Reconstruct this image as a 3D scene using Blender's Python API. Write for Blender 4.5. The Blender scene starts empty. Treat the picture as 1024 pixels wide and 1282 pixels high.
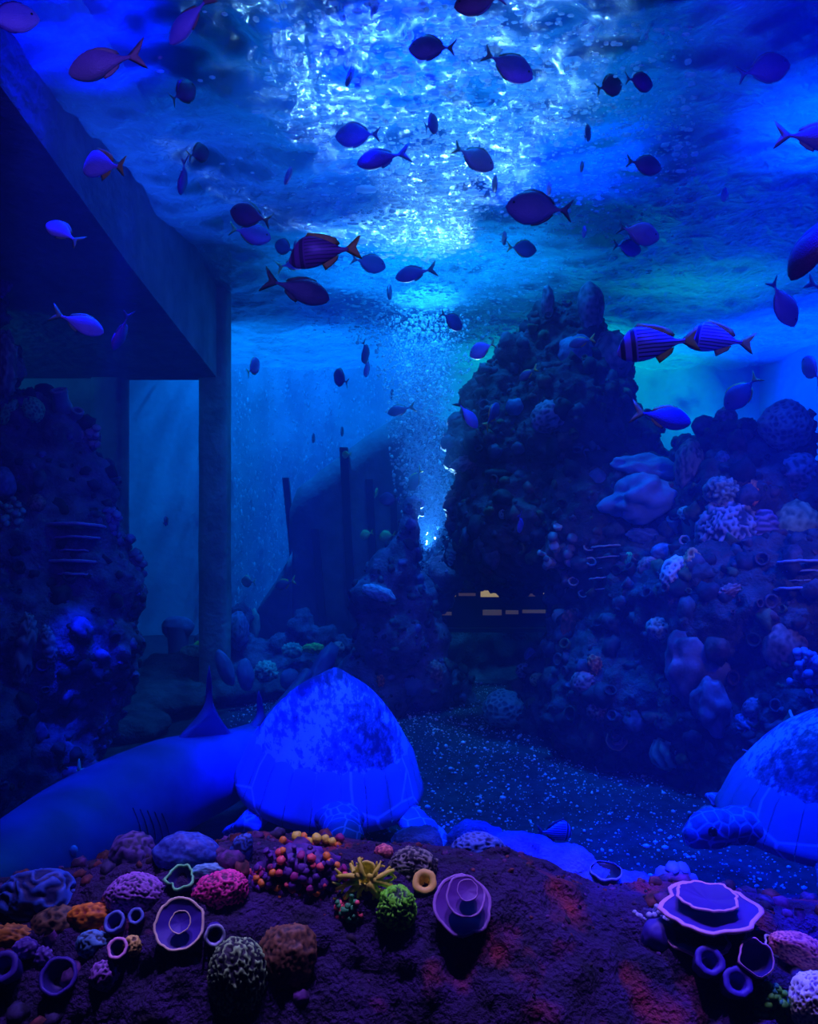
import bpy, bmesh, math, random
import numpy as np
from mathutils import Vector, Matrix, Quaternion, noise
from mathutils.bvhtree import BVHTree

random.seed(7)
rng = np.random.default_rng(11)
SC = bpy.context.scene
COL = SC.collection
R = math.radians
F = 1050.0                      # focal length in pixels of the 1024 x 1282 frame
CAMZ = 1.7                      # eye height above the sand
SURF = 3.7                      # height of the water surface


def P(px, py, y):
    """the world point at distance y that the photograph shows at (px, py)"""
    return Vector(((px - 512) / F * y, y, CAMZ - (py - 641) / F * y))


# ------------------------------------------------------------------ camera
cam = bpy.data.cameras.new('camera')
cam.sensor_fit = 'VERTICAL'
cam.sensor_height = 36.0
cam.lens = 36.0 * F / 1282
cam.clip_start = 0.05
camo = bpy.data.objects.new('camera', cam)
camo.location = (0, 0, CAMZ)
camo.rotation_euler = (R(90), 0, 0)
COL.objects.link(camo)
SC.camera = camo

# ------------------------------------------------------------------ water haze, exposure
SC.view_settings.view_transform = 'Standard'
SC.view_settings.look = 'None'
SC.view_settings.exposure = 0.0
SC.view_settings.gamma = 1.0
SC.view_settings.use_curve_mapping = False
SC.cycles.use_denoising = True
SC.cycles.max_bounces = 5
SC.cycles.diffuse_bounces = 2
SC.cycles.glossy_bounces = 3
SC.cycles.transparent_max_bounces = 12
SC.cycles.sample_clamp_indirect = 4.0
world = bpy.data.worlds.new('water')
SC.world = world
world.use_nodes = True
wn = world.node_tree
wn.nodes.clear()
wo = wn.nodes.new('ShaderNodeOutputWorld')
bg = wn.nodes.new('ShaderNodeBackground')
bg.inputs[0].default_value = (0.0, 0.02, 0.12, 1)
bg.inputs[1].default_value = 0.2
vs = wn.nodes.new('ShaderNodeVolumeScatter')
vs.inputs['Color'].default_value = (0.1, 0.4, 1.0, 1)
vs.inputs['Density'].default_value = 0.04
vs.inputs['Anisotropy'].default_value = 0.15
va = wn.nodes.new('ShaderNodeVolumeAbsorption')
va.inputs['Color'].default_value = (0.1, 0.45, 0.98, 1)
va.inputs['Density'].default_value = 0.06
vadd = wn.nodes.new('ShaderNodeAddShader')
wn.links.new(vs.outputs[0], vadd.inputs[0])
wn.links.new(va.outputs[0], vadd.inputs[1])
wn.links.new(bg.outputs[0], wo.inputs['Surface'])
wn.links.new(vadd.outputs[0], wo.inputs['Volume'])


# ------------------------------------------------------------------ lamps over the tank, and added fill lights
def spot(name, loc, aim, watts, color, angle=70, blend=0.6, size=0.15, caustic=None):
    d = bpy.data.lights.new(name, 'SPOT')
    d.energy = watts
    d.color = color
    d.spot_size = R(angle)
    d.spot_blend = blend
    d.shadow_soft_size = size
    o = bpy.data.objects.new(name, d)
    o.location = loc
    o.rotation_euler = (Vector(aim) - Vector(loc)).to_track_quat('-Z', 'Y').to_euler()
    COL.objects.link(o)
    if caustic:
        # noise in the lamp's strength stands in for beams focused by ripples
        scale, lo, power, gain = caustic
        d.use_nodes = True
        t = d.node_tree
        em = t.nodes['Emission']
        tc = t.nodes.new('ShaderNodeTexCoord')
        nz = t.nodes.new('ShaderNodeTexNoise')
        nz.inputs['Scale'].default_value = scale
        nz.inputs['Detail'].default_value = 3
        nz.inputs['Distortion'].default_value = 0.6
        t.links.new(tc.outputs['Normal'], nz.inputs['Vector'])
        prev = nz.outputs['Fac']
        for op, val in (('SUBTRACT', 0.5), ('ABSOLUTE', 0), ('MULTIPLY', 5.0)):
            m = t.nodes.new('ShaderNodeMath')
            m.operation = op
            t.links.new(prev, m.inputs[0])
            m.inputs[1].default_value = val
            prev = m.outputs[0]
        m = t.nodes.new('ShaderNodeMath')
        m.operation = 'SUBTRACT'
        m.use_clamp = True
        m.inputs[0].default_value = 1
        t.links.new(prev, m.inputs[1])
        m2 = t.nodes.new('ShaderNodeMath')
        m2.operation = 'POWER'
        t.links.new(m.outputs[0], m2.inputs[0])
        m2.inputs[1].default_value = power
        m3 = t.nodes.new('ShaderNodeMath')
        m3.operation = 'MULTIPLY_ADD'
        t.links.new(m2.outputs[0], m3.inputs[0])
        m3.inputs[1].default_value = gain
        m3.inputs[2].default_value = lo
        t.links.new(m3.outputs[0], em.inputs['Strength'])
    return o


CAUS = (14.0, 0.35, 3.0, 2.2)
spot('lamp_centre', (0.25, 6.8, 6.4), (0.10, 7.0, 0), 1250, (0.0, 0.34, 1.0), 62, 0.9, 0.2, CAUS)
spot('lamp_front_surface', (0.2, 4.2, 5.6), (0.15, 4.2, 0), 330, (0.0, 0.28, 1.0), 80, 0.9, 0.2, CAUS)
spot('fill_left_surface', (-1.6, 4.9, 5.6), (-1.5, 5.0, 3.7), 300, (0.01, 0.12, 1.0), 80, 0.9, 0.2, CAUS)  # added light, brightens the upper left of the surface
spot('fill_right_surface', (2.5, 4.3, 5.2), (2.4, 4.0, 0), 1700, (0.0, 0.065, 1.0), 62, 0.9, 0.2, CAUS)  # added to lift the surface where it mirrors the right wall
spot('fill_sand', (0.9, 4.9, 5.6), (0.9, 4.9, 0), 900, (0.0, 0.05, 1.0), 38, 0.9, 0.2, CAUS)  # extra light put in to make the sand grains show
spot('lamp_aerator', (0.17, 7.62, 1.35), (0.14, 5.0, 3.7), 1150, (0.20, 0.62, 1.0), 46, 0.5, 0.04)
spot('fill_plume', (0.16, 7.85, 6.2), (0.16, 7.9, 0), 2600, (0.02, 0.45, 1.0), 17, 0.6, 0.1)  # added narrow beam that only brightens the bubble plume
spot('fill_archway', (-4.0, 5.4, 3.0), (-2.6, 7.25, 2.7), 45, (0.0, 0.45, 1.0), 120, 0.9, 0.1)  # unseen fill under the beam, lifts the dark archway
spot('lamp_back_left', (-1.5, 9.5, 7.8), (-1.5, 11.6, 1.0), 2800, (0.0, 0.30, 1.0), 64, 0.7, 0.1, (60.0, 0.25, 3.0, 2.6))
spot('lamp_back_right', (2.4, 9.6, 7.0), (2.3, 11.6, 1.8), 1900, (0.0, 0.85, 0.6), 64, 0.7, 0.2, (12.0, 0.6, 3.0, 1.2))
spot('lamp_right_wall', (3.6, 9.2, 6.4), (4.85, 9.6, 2.2), 3600, (0.0, 0.06, 1.0), 62, 0.7, 0.2, CAUS)
spot('lamp_turtle', (0.1, 3.2, 5.6), (-0.34, 4.15, 0.6), 12500, (0.0, 0.004, 1.0), 16, 0.5, 0.1, CAUS)
spot('fill_shark', (-1.4, 3.3, 5.4), (-1.25, 4.0, 0.5), 1500, (0.0, 0.006, 1.0), 26, 0.8, 0.1, CAUS)  # added blue light to even out and brighten the shark
spot('lamp_right_turtle', (1.2, 2.4, 5.4), (1.55, 3.0, 0.4), 4000, (0.0, 0.008, 1.0), 36, 0.6, 0.1, CAUS)
spot('lamp_left_rock', (-1.3, 3.9, 3.2), P(108, 935, 5.1), 600, (0.0, 0.02, 1.0), 13, 0.8, 0.05, CAUS)
for k, x in enumerate((-0.8, -0.27, 0.27, 0.8)):
    spot('lamp_reef', (x, 2.06, 3.45), (x, 2.09, 0.8), 200, (0.42, 0.235, 1.0), 30, 0.7, 0.06)
spot('fill_teal_surface', (2.7, 7.4, 5.4), (2.6, 7.6, 0), 150, (0.0, 0.75, 0.55), 64, 0.9, 0.2, CAUS)  # added teal light, tints the surface beside the reef peak
spot('fill_reef_face', (2.7, 3.5, 2.3), P(780, 760, 6.2), 38, (0.50, 0.42, 0.9), 50, 0.9, 0.1)  # unseen fill beyond the right edge, brings out the reef coral hues
spot('fill_fish_right', (1.0, 0.5, 3.4), (1.2, 3.6, 2.6), 60, (0.11, 0.10, 1.0), 70, 0.9, 0.1)  # added fill from the front for the fish at right
spot('fill_fish', (-0.9, 0.5, 3.4), (-0.6, 3.4, 2.9), 130, (0.10, 0.05, 1.0), 84, 0.9, 0.1)  # added violet fill from the front for the fish at left


# ------------------------------------------------------------------ materials
MATS = {}


def nodes_of(name):
    m = bpy.data.materials.new(name)
    m.use_nodes = True
    nt = m.node_tree
    return m, nt, nt.nodes['Principled BSDF']


def coords(nt, scale=1.0, kind='Object'):
    tc = nt.nodes.new('ShaderNodeTexCoord')
    mp = nt.nodes.new('ShaderNodeMapping')
    mp.inputs['Scale'].default_value = (scale,) * 3 if not isinstance(scale, tuple) else scale
    nt.links.new(tc.outputs[kind], mp.inputs['Vector'])
    return mp.outputs[0]


def ramp(nt, fac, stops):
    r = nt.nodes.new('ShaderNodeValToRGB')
    e = r.color_ramp.elements
    while len(e) < len(stops):
        e.new(0.5)
    for i, (p, c) in enumerate(stops):
        e[i].position = p
        e[i].color = (*c, 1)
    nt.links.new(fac, r.inputs[0])
    return r.outputs[0]


def bump(nt, bsdf, height, strength=0.5, dist=0.02):
    b = nt.nodes.new('ShaderNodeBump')
    b.inputs['Strength'].default_value = strength
    b.inputs['Distance'].default_value = dist
    nt.links.new(height, b.inputs['Height'])
    nt.links.new(b.outputs[0], bsdf.inputs['Normal'])


def mat_noise(name, c1, c2, scale=8.0, rough=0.8, bstr=0.5, bdist=0.01, bscale=40.0, detail=5, lo=0.35, hi=0.65):
    """two tones mixed by noise with a fine relief"""
    if name in MATS:
        return MATS[name]
    m, nt, b = nodes_of(name)
    v = coords(nt)
    n = nt.nodes.new('ShaderNodeTexNoise')
    n.inputs['Scale'].default_value = scale
    n.inputs['Detail'].default_value = detail
    nt.links.new(v, n.inputs['Vector'])
    nt.links.new(ramp(nt, n.outputs['Fac'], [(lo, c1), (hi, c2)]), b.inputs['Base Color'])
    b.inputs['Roughness'].default_value = rough
    if bstr:
        n2 = nt.nodes.new('ShaderNodeTexNoise')
        n2.inputs['Scale'].default_value = bscale
        n2.inputs['Detail'].default_value = 4
        nt.links.new(v, n2.inputs['Vector'])
        bump(nt, b, n2.outputs['Fac'], bstr, bdist)
    MATS[name] = m
    return m


def mat_ridge(name, low, high, rough=0.65, p0=0.25, p1=0.75, mid=None):
    """valley colour and ridge colour by the piece's own relief"""
    if name in MATS:
        return MATS[name]
    m, nt, b = nodes_of(name)
    a = nt.nodes.new('ShaderNodeAttribute')
    a.attribute_name = 'ridge'
    v = coords(nt)
    n = nt.nodes.new('ShaderNodeTexNoise')
    n.inputs['Scale'].default_value = 60
    nt.links.new(v, n.inputs['Vector'])
    ad = nt.nodes.new('ShaderNodeMath')
    ad.operation = 'MULTIPLY_ADD'
    nt.links.new(n.outputs['Fac'], ad.inputs[0])
    ad.inputs[1].default_value = 0.3
    nt.links.new(a.outputs['Fac'], ad.inputs[2])
    sb = nt.nodes.new('ShaderNodeMath')
    sb.operation = 'SUBTRACT'
    nt.links.new(ad.outputs[0], sb.inputs[0])
    sb.inputs[1].default_value = 0.15
    stops = [(p0, low), (p1, high)] if mid is None else [(p0, low), ((p0 + p1) / 2, mid), (p1, high)]
    nt.links.new(ramp(nt, sb.outputs[0], stops), b.inputs['Base Color'])
    b.inputs['Roughness'].default_value = rough
    bump(nt, b, n.outputs['Fac'], 0.4, 0.004)
    MATS[name] = m
    return m


def mat_plain(name, c, rough=0.5, var=0.8):
    if name in MATS:
        return MATS[name]
    return mat_noise(name, tuple(x * var for x in c), c, 18, rough, 0.15, 0.003, 60)


# ------------------------------------------------------------------ mesh helpers
def link(name, me, mat=None, parent=None, loc=None, smooth=True):
    o = bpy.data.objects.new(name, me)
    COL.objects.link(o)
    if mat is not None:
        me.materials.append(mat)
    if smooth:
        me.polygons.foreach_set('use_smooth', [True] * len(me.polygons))
    if parent is not None:
        o.parent = parent
    if loc is not None:
        o.location = loc
    return o


def mesh(name, v, f, ridge=None):
    me = bpy.data.meshes.new(name)
    me.from_pydata([tuple(p) for p in v], [], [tuple(int(i) for i in q) for q in f])
    me.update()
    if ridge is not None:
        at = me.attributes.new('ridge', 'FLOAT', 'POINT')
        at.data.foreach_set('value', np.asarray(ridge, dtype=np.float32))
    return me


def tag(o, label=None, cat=None, group=None, kind=None):
    if label:
        o['label'] = label
    if cat:
        o['category'] = cat
    if group:
        o['group'] = group
    if kind:
        o['kind'] = kind
    return o


def empty(name, loc=(0, 0, 0)):
    o = bpy.data.objects.new(name, None)
    o.location = loc
    o.empty_display_size = 0.05
    COL.objects.link(o)
    return o


_ICO = {}


def ico(n):
    if n not in _ICO:
        bm = bmesh.new()
        bmesh.ops.create_icosphere(bm, subdivisions=n, radius=1)
        bm.verts.ensure_lookup_table()
        _ICO[n] = (np.array([v.co[:] for v in bm.verts]), np.array([[v.index for v in f.verts] for f in bm.faces]))
        bm.free()
    return _ICO[n]


def frame_of(axis, roll=0.0):
    """3x3 whose z column is the axis"""
    q = Vector(axis).normalized().to_track_quat('Z', 'Y')
    return np.array((q.to_matrix() @ Matrix.Rotation(roll, 3, 'Z')))


def box_mesh(name, x0, x1, y0, y1, z0, z1):
    v = [(x, y, z) for z in (z0, z1) for y in (y0, y1) for x in (x0, x1)]
    f = [(0, 2, 3, 1), (4, 5, 7, 6), (0, 1, 5, 4), (2, 6, 7, 3), (0, 4, 6, 2), (1, 3, 7, 5)]
    return mesh(name, v, f)


def grid_faces(nu, nv, wrap=False):
    i, j = np.meshgrid(np.arange(nu - 1), np.arange(nv if wrap else nv - 1), indexing='ij')
    a = i * nv + j
    b = i * nv + (j + 1) % nv
    return np.stack([a, b, b + nv, a + nv], -1).reshape(-1, 4)


def fused(name, lumps, voxel, smooth=2):
    """ellipsoids (centre, radii, 3x3 or None) fused into one skin"""
    vs_, fs_, k = [], [], 0
    sv, sf = ico(3)
    for c, r, m in lumps:
        p = sv * np.array(r)
        if m is not None:
            p = p @ np.asarray(m).T
        vs_.append(p + np.array(c))
        fs_.append(sf + k)
        k += len(sv)
    me = mesh(name + '_raw', np.concatenate(vs_), np.concatenate(fs_))
    o = bpy.data.objects.new(name + '_raw', me)
    COL.objects.link(o)
    md = o.modifiers.new('r', 'REMESH')
    md.mode = 'VOXEL'
    md.voxel_size = voxel
    if smooth:
        s = o.modifiers.new('s', 'SMOOTH')
        s.factor = 0.5
        s.iterations = smooth
    dg = bpy.context.evaluated_depsgraph_get()
    out = bpy.data.meshes.new_from_object(o.evaluated_get(dg))
    bpy.data.objects.remove(o)
    bpy.data.meshes.remove(me)
    out.name = name
    return out


def roughen(me, layers, seed=0.0):
    """push each vertex along its normal: (kind, frequency, amplitude)"""
    n = len(me.vertices)
    co = np.empty(n * 3)
    me.vertices.foreach_get('co', co)
    co = co.reshape(-1, 3)
    nor = np.array([v.normal[:] for v in me.vertices])
    d = np.zeros(n)
    for kind, fr, amp in layers:
        for i in range(n):
            q = Vector(co[i] * fr + seed)
            if kind == 'fbm':
                d[i] += amp * noise.fractal(q, 1.0, 2.0, 4)
            elif kind == 'cell':
                dist, _ = noise.voronoi(q)
                d[i] += amp * (0.55 - dist[0])
            elif kind == 'ridge':
                d[i] += amp * (0.5 - 2 * abs(noise.noise(q)))
    co += nor * d[:, None]
    me.vertices.foreach_set('co', co.ravel())
    me.update()
    at = me.attributes.new('ridge', 'FLOAT', 'POINT')
    s = max(1e-6, np.std(d))
    at.data.foreach_set('value', np.clip(0.5 + d / (4 * s), 0, 1).astype(np.float32))
    return me


BV = {}


def bvh(key, o):
    me = o.data
    M = o.matrix_world if o.parent is None else Matrix.Translation(o.location)
    BV[key] = BVHTree.FromPolygons([v.co + o.location for v in me.vertices], [tuple(p.vertices) for p in me.polygons])


def hit(px, py, keys, y=6.0):
    """where the sight line through (px, py) meets the named surfaces; (point, normal)"""
    d = Vector(((px - 512) / F, 1, -(py - 641) / F)).normalized()
    o = Vector((0, 0, CAMZ))
    best = None
    for k in keys:
        h = BV[k].ray_cast(o, d)
        if h[0] is not None and (best is None or h[3] < best[2]):
            best = (h[0], h[1] if h[1].dot(d) < 0 else -h[1], h[3])
    if best is None:
        return P(px, py, y), Vector((0, -0.8, 0.6)), False
    return best[0], best[1], True


# ------------------------------------------------------------------ the tank
sand_m = mat_noise('sand', (0.01, 0.01, 0.025), (0.04, 0.04, 0.07), 14, 0.9, 0.8, 0.02, 120)
xs = np.linspace(-6, 6, 121)
ys = np.linspace(0.6, 12.2, 117)
X, Y = np.meshgrid(xs, ys, indexing='ij')
Z = np.array([[0.05 * noise.fractal(Vector((x * 0.9, y * 0.9, 0)), 1, 2, 4) for y in ys] for x in xs])
fl = link('floor', mesh('floor', np.stack([X, Y, Z], -1).reshape(-1, 3), grid_faces(121, 117)), sand_m)
tag(fl, 'dark gravelly sand bed sloping away under the reef', kind='structure')
bvh('floor', fl)

# pale grains scattered over the sand
cnt = 14000
sv, sf = ico(1)
gx = rng.uniform(-0.5, 3.6, cnt)
gy = rng.uniform(3.0, 8.2, cnt)
gx[:1500] = rng.uniform(-1.5, -0.3, 1500)
gy[:1500] = rng.uniform(5.6, 8.4, 1500)
VV = np.empty((cnt, len(sv), 3))
for i in range(cnt):
    s = 0.0030 * (0.6 + rng.exponential(0.7))
    gz = 0.05 * noise.fractal(Vector((gx[i] * 0.9, gy[i] * 0.9, 0)), 1, 2, 4)
    VV[i] = sv * np.array([s * rng.uniform(.8, 1.5), s * rng.uniform(.8, 1.5), s]) + np.array([gx[i], gy[i], gz + s * 0.6])
ff = (np.arange(cnt)[:, None, None] * len(sv) + sf[None]).reshape(-1, 3)
gr = link('gravel', mesh('gravel', VV.reshape(-1, 3), ff), mat_noise('gravel', (0.55, 0.5, 0.75), (0.9, 0.85, 1.0), 30, 0.5, 0))
tag(gr, 'pale grains of gravel scattered over the dark sand', 'gravel', kind='stuff')

wall_m = mat_noise('back wall paint', (0.30, 0.42, 0.55), (0.42, 0.55, 0.68), 1.2, 0.7, 0.3, 0.02, 12)
wb = link('wall_back', box_mesh('wall_back', -6, 4.95, 11.6, 11.8, -0.2, 4.3), wall_m, smooth=False)
tag(wb, 'pale blue back wall of the tank behind the reef', kind='structure')
wr = link('wall_right', box_mesh('wall_right', 4.85, 5.05, 0.6, 11.8, -0.2, 4.3), wall_m, smooth=False)
tag(wr, 'bright blue side wall of the tank', kind='structure')

conc = mat_noise('concrete', (0.10, 0.14, 0.18), (0.20, 0.26, 0.32), 3.5, 0.85, 0.6, 0.03, 14)


def prism_x(name, x0, x1, poly):
    """polygon in the y-z plane given thickness in x"""
    n = len(poly)
    v = [(x, y, z) for x in (x0, x1) for y, z in poly]
    f = [tuple(range(n)), tuple(range(2 * n - 1, n - 1, -1))] + [(i, n + i, n + (i + 1) % n, (i + 1) % n) for i in range(n)]
    return mesh(name, v, f)


wl = link('wall_left', prism_x('wall_left', -3.4, -1.66, [(1.2, 3.75), (1.2, 4.3), (7.25, 4.3), (7.25, 2.86), (5.0, 3.16), (3.0, 3.5)]), conc, smooth=False)
tag(wl, 'dark concrete beam along the left side above the archway', kind='structure')
hd = link('header', box_mesh('header', -6, -1.66, 7.25, 7.5, 2.88, 4.3), conc, wl, smooth=False)


def pillar(name, cx, y, w, z1, parent):
    nu, nv = 30, 24
    v = []
    for i in range(nu):
        z = -0.05 + (z1 + 0.05) * i / (nu - 1)
        for j in range(nv):
            a = 2 * math.pi * j / nv
            ca, sa = math.cos(a), math.sin(a)
            k = 1 / max(abs(ca), abs(sa)) ** 0.75
            rr = w / 2 * k * (1 + 0.05 * noise.noise(Vector((ca * 2, sa * 2, z * 3 + cx))))
            v.append((cx + rr * ca, y + rr * sa, z))
    return link(name, mesh(name, v, grid_faces(nu, nv, True)), conc, parent)


pillar('pillar', -1.70, 7.36, 0.25, 4.0, wl)
pillar('pillar', -2.62, 7.36, 0.27, 2.95, wl)
link('side_wall', box_mesh('side_wall', -6, -2.72, 7.27, 7.45, -0.1, 2.9), conc, wl, smooth=False)

# the water surface from below: rippled sheet
nx, ny = 420, 430
xs = np.linspace(-6, 5, nx)
ys = np.linspace(0.4, 11.7, ny)
X, Y = np.meshgrid(xs, ys, indexing='ij')
Z = np.zeros_like(X)
for k in range(60):
    lam = 0.12 * 1.045 ** k
    th = rng.uniform(0, 2 * math.pi)
    Z += 0.007 * lam ** 0.9 * np.sin(2 * math.pi / lam * (X * math.cos(th) + Y * math.sin(th)) + rng.uniform(0, 6.28))
ws_v = np.stack([X, Y, SURF + Z], -1).reshape(-1, 3)
m, nt, b = nodes_of('water surface')
nt.nodes.remove(b)
out = nt.nodes['Material Output']
v = coords(nt)
n1 = nt.nodes.new('ShaderNodeTexNoise')
n1.inputs['Scale'].default_value = 12
n1.inputs['Detail'].default_value = 6
n1.inputs['Distortion'].default_value = 0.8
nt.links.new(v, n1.inputs['Vector'])
bp = nt.nodes.new('ShaderNodeBump')
bp.inputs['Strength'].default_value = 1.0
bp.inputs['Distance'].default_value = 0.05
nt.links.new(n1.outputs['Fac'], bp.inputs['Height'])
gl = nt.nodes.new('ShaderNodeBsdfGlossy')
gl.inputs['Color'].default_value = (0.85, 0.92, 1, 1)
gl.inputs['Roughness'].default_value = 0.16
nt.links.new(bp.outputs[0], gl.inputs['Normal'])
tl = nt.nodes.new('ShaderNodeBsdfTranslucent')
tl.inputs['Color'].default_value = (0.6, 0.8, 0.95, 1)
nt.links.new(bp.outputs[0], tl.inputs['Normal'])
tr = nt.nodes.new('ShaderNodeBsdfTransparent')
tr.inputs['Color'].default_value = (0.9, 0.95, 1, 1)
mx1 = nt.nodes.new('ShaderNodeMixShader')
mx1.inputs[0].default_value = 0.22
nt.links.new(gl.outputs[0], mx1.inputs[1])
nt.links.new(tl.outputs[0], mx1.inputs[2])
mx2 = nt.nodes.new('ShaderNodeMixShader')
lw = nt.nodes.new('ShaderNodeLayerWeight')      # steep sight lines pass through, shallow ones are mirrored
lw.inputs[0].default_value = 0.5
mrf = nt.nodes.new('ShaderNodeMapRange')
mrf.inputs[1].default_value = 0.28
mrf.inputs[2].default_value = 0.5
mrf.inputs[3].default_value = 0.85
mrf.inputs[4].default_value = 0.06
nt.links.new(lw.outputs['Facing'], mrf.inputs[0])
nt.links.new(mrf.outputs[0], mx2.inputs[0])
nt.links.new(mx1.outputs[0], mx2.inputs[1])
nt.links.new(tr.outputs[0], mx2.inputs[2])
nt.links.new(mx2.outputs[0], out.inputs['Surface'])
wsu = link('water_surface', mesh('water_surface', ws_v, grid_faces(nx, ny)), m)
tag(wsu, 'rippled underside of the water surface', kind='structure')


# ------------------------------------------------------------------ rocks
rock_m = mat_noise('reef rock', (0.025, 0.02, 0.035), (0.10, 0.08, 0.12), 7, 0.9, 0.9, 0.02, 45)
rock_blue = mat_noise('blue rock', (0.04, 0.035, 0.09), (0.16, 0.14, 0.28), 9, 0.85, 0.9, 0.02, 50)


def lump(px, py, y, r, sx=1.0, sz=1.0, sy=1.0):
    c = P(px, py, y)
    rr = r * y / F
    return (c, (rr * sx, rr * sy, rr * sz), None)


# --- the tall reef on the right, with its cave
main = [lump(*a) for a in [
    (690, 412, 6.9, 24, 1, 1.3), (722, 425, 6.9, 36, 1, 1.3), (664, 452, 6.9, 36), (618, 500, 6.9, 40), (592, 556, 6.9, 36), (700, 470, 6.9, 60),
    (640, 560, 6.9, 70), (710, 530, 6.8, 88), (762, 470, 6.8, 30, 1, 1.4), (772, 560, 6.8, 56), (602, 640, 6.9, 46), (655, 650, 6.8, 85),
    (745, 650, 6.6, 92), (812, 610, 6.5, 40), (596, 694, 7.0, 36), (650, 690, 7.0, 55), (775, 730, 6.4, 85), (750, 810, 6.3, 66), (735, 880, 6.2, 62),
    (800, 880, 5.9, 108), (830, 770, 6.1, 105), (862, 600, 6.2, 26, 1, 1.9), (930, 640, 6.0, 92), (975, 560, 6.0, 44), (915, 570, 6.0, 46),
    (1005, 640, 5.8, 62), (900, 780, 5.7, 118), (985, 770, 5.4, 105), (905, 900, 5.5, 104), (1010, 900, 5.2, 108), (1090, 800, 5.4, 140), (945, 965, 5.2, 80), (1060, 700, 5.7, 90),
    (690, 905, 6.5, 42), (655, 895, 6.7, 28), (700, 850, 6.9, 45), (1100, 950, 5.0, 140), (870, 690, 6.1, 60)]]
me = fused('reef_rock', main, 0.023)
roughen(me, [('fbm', 3.0, 0.07), ('cell', 6.5, 0.07), ('cell', 13.0, 0.055), ('cell', 30.0, 0.028)], 3.1)
reef = link('reef_rock', me, rock_m)
tag(reef, 'tall dark craggy reef rock rising to a peak, encrusted with corals', 'rock')
bvh('reef', reef)

back = [lump(*a) for a in [(560, 800, 9.0, 70), (640, 790, 9.2, 80), (700, 700, 9.2, 90), (600, 860, 8.8, 60, 1.6, .6), (680, 850, 8.9, 60), (560, 700, 9.3, 60), (630, 690, 9.3, 60)]]
me = fused('cave_rock', back, 0.05)
roughen(me, [('fbm', 2.5, 0.12), ('cell', 7.0, 0.07)], 9.1)
tag(link('cave_rock', me, rock_m), 'shadowed rock at the back of the cave around the lit window', 'rock')

sp = [lump(*a) for a in [(516, 636, 7.2, 12, 1, 1.5), (511, 664, 7.2, 15, .9, 1.4), (504, 690, 7.2, 22), (490, 718, 7.2, 34), (470, 748, 7.1, 30, 1.1, .8), (505, 752, 7.3, 42), (455, 766, 7.1, 16),
                         (490, 800, 7.2, 46), (455, 850, 7.2, 34), (530, 800, 7.5, 34), (520, 850, 7.4, 46), (470, 870, 7.2, 46), (560, 720, 7.6, 26), (552, 750, 7.7, 18), (552, 860, 7.6, 36), (575, 885, 7.6, 24)]]
me = fused('spire_rock', sp, 0.03)
roughen(me, [('fbm', 5.0, 0.03), ('cell', 14.0, 0.025), ('cell', 30, 0.012)], 5.5)
spire = link('spire_rock', me, rock_blue)
tag(spire, 'slender leaning rock with a knobbed neck before the bubble plume', 'rock')
bvh('spire', spire)

lf = [lump(*a) for a in [(38, 548, 5.5, 52), (75, 560, 5.5, 45), (62, 620, 5.5, 76), (62, 700, 5.4, 92), (110, 740, 5.3, 66), (60, 800, 5.3, 112), (100, 850, 5.3, 62), (90, 905, 5.2, 52), (20, 880, 5.1, 70), (-60, 600, 5.4, 110),
                         (-50, 800, 5.1, 120), (112, 930, 5.2, 30), (-28, 330, 5.2, 36), (-20, 400, 5.2, 30), (-22, 455, 5.2, 44), (-60, 380, 5.3, 60), (-40, 500, 5.3, 56), (-60, 940, 4.8, 110), (60, 960, 5.0, 60)]]
me = fused('left_reef_rock', lf, 0.024)
me.name = 'coral_rock'
roughen(me, [('fbm', 3.2, 0.07), ('cell', 9.0, 0.055), ('cell', 20.0, 0.035), ('cell', 42, 0.016)], 7.7)
lrock = link('coral_rock', me, rock_blue)
tag(lrock, 'craggy violet-blue rock column under the concrete beam, with ridged plates', 'rock')
bvh('lrock', lrock)

dk = [lump(*a) for a in [(180, 875, 7.0, 60, 1.5, .35), (250, 862, 7.4, 50, 1.6, .35), (330, 858, 7.8, 50, 1.5, .3), (200, 850, 7.6, 60, 1.2, .4), (225, 838, 7.5, 34, 1.2, .7), (150, 910, 6.4, 50, 1.3, .4)]]
me = fused('low_rock', dk, 0.035)
roughen(me, [('fbm', 3.2, 0.06), ('cell', 9.0, 0.03)], 2.2)
low = link('low_rock', me, rock_m)
tag(low, 'low flat dark rock shelf behind the shark fin', 'rock')
bvh('low', low)


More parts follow.
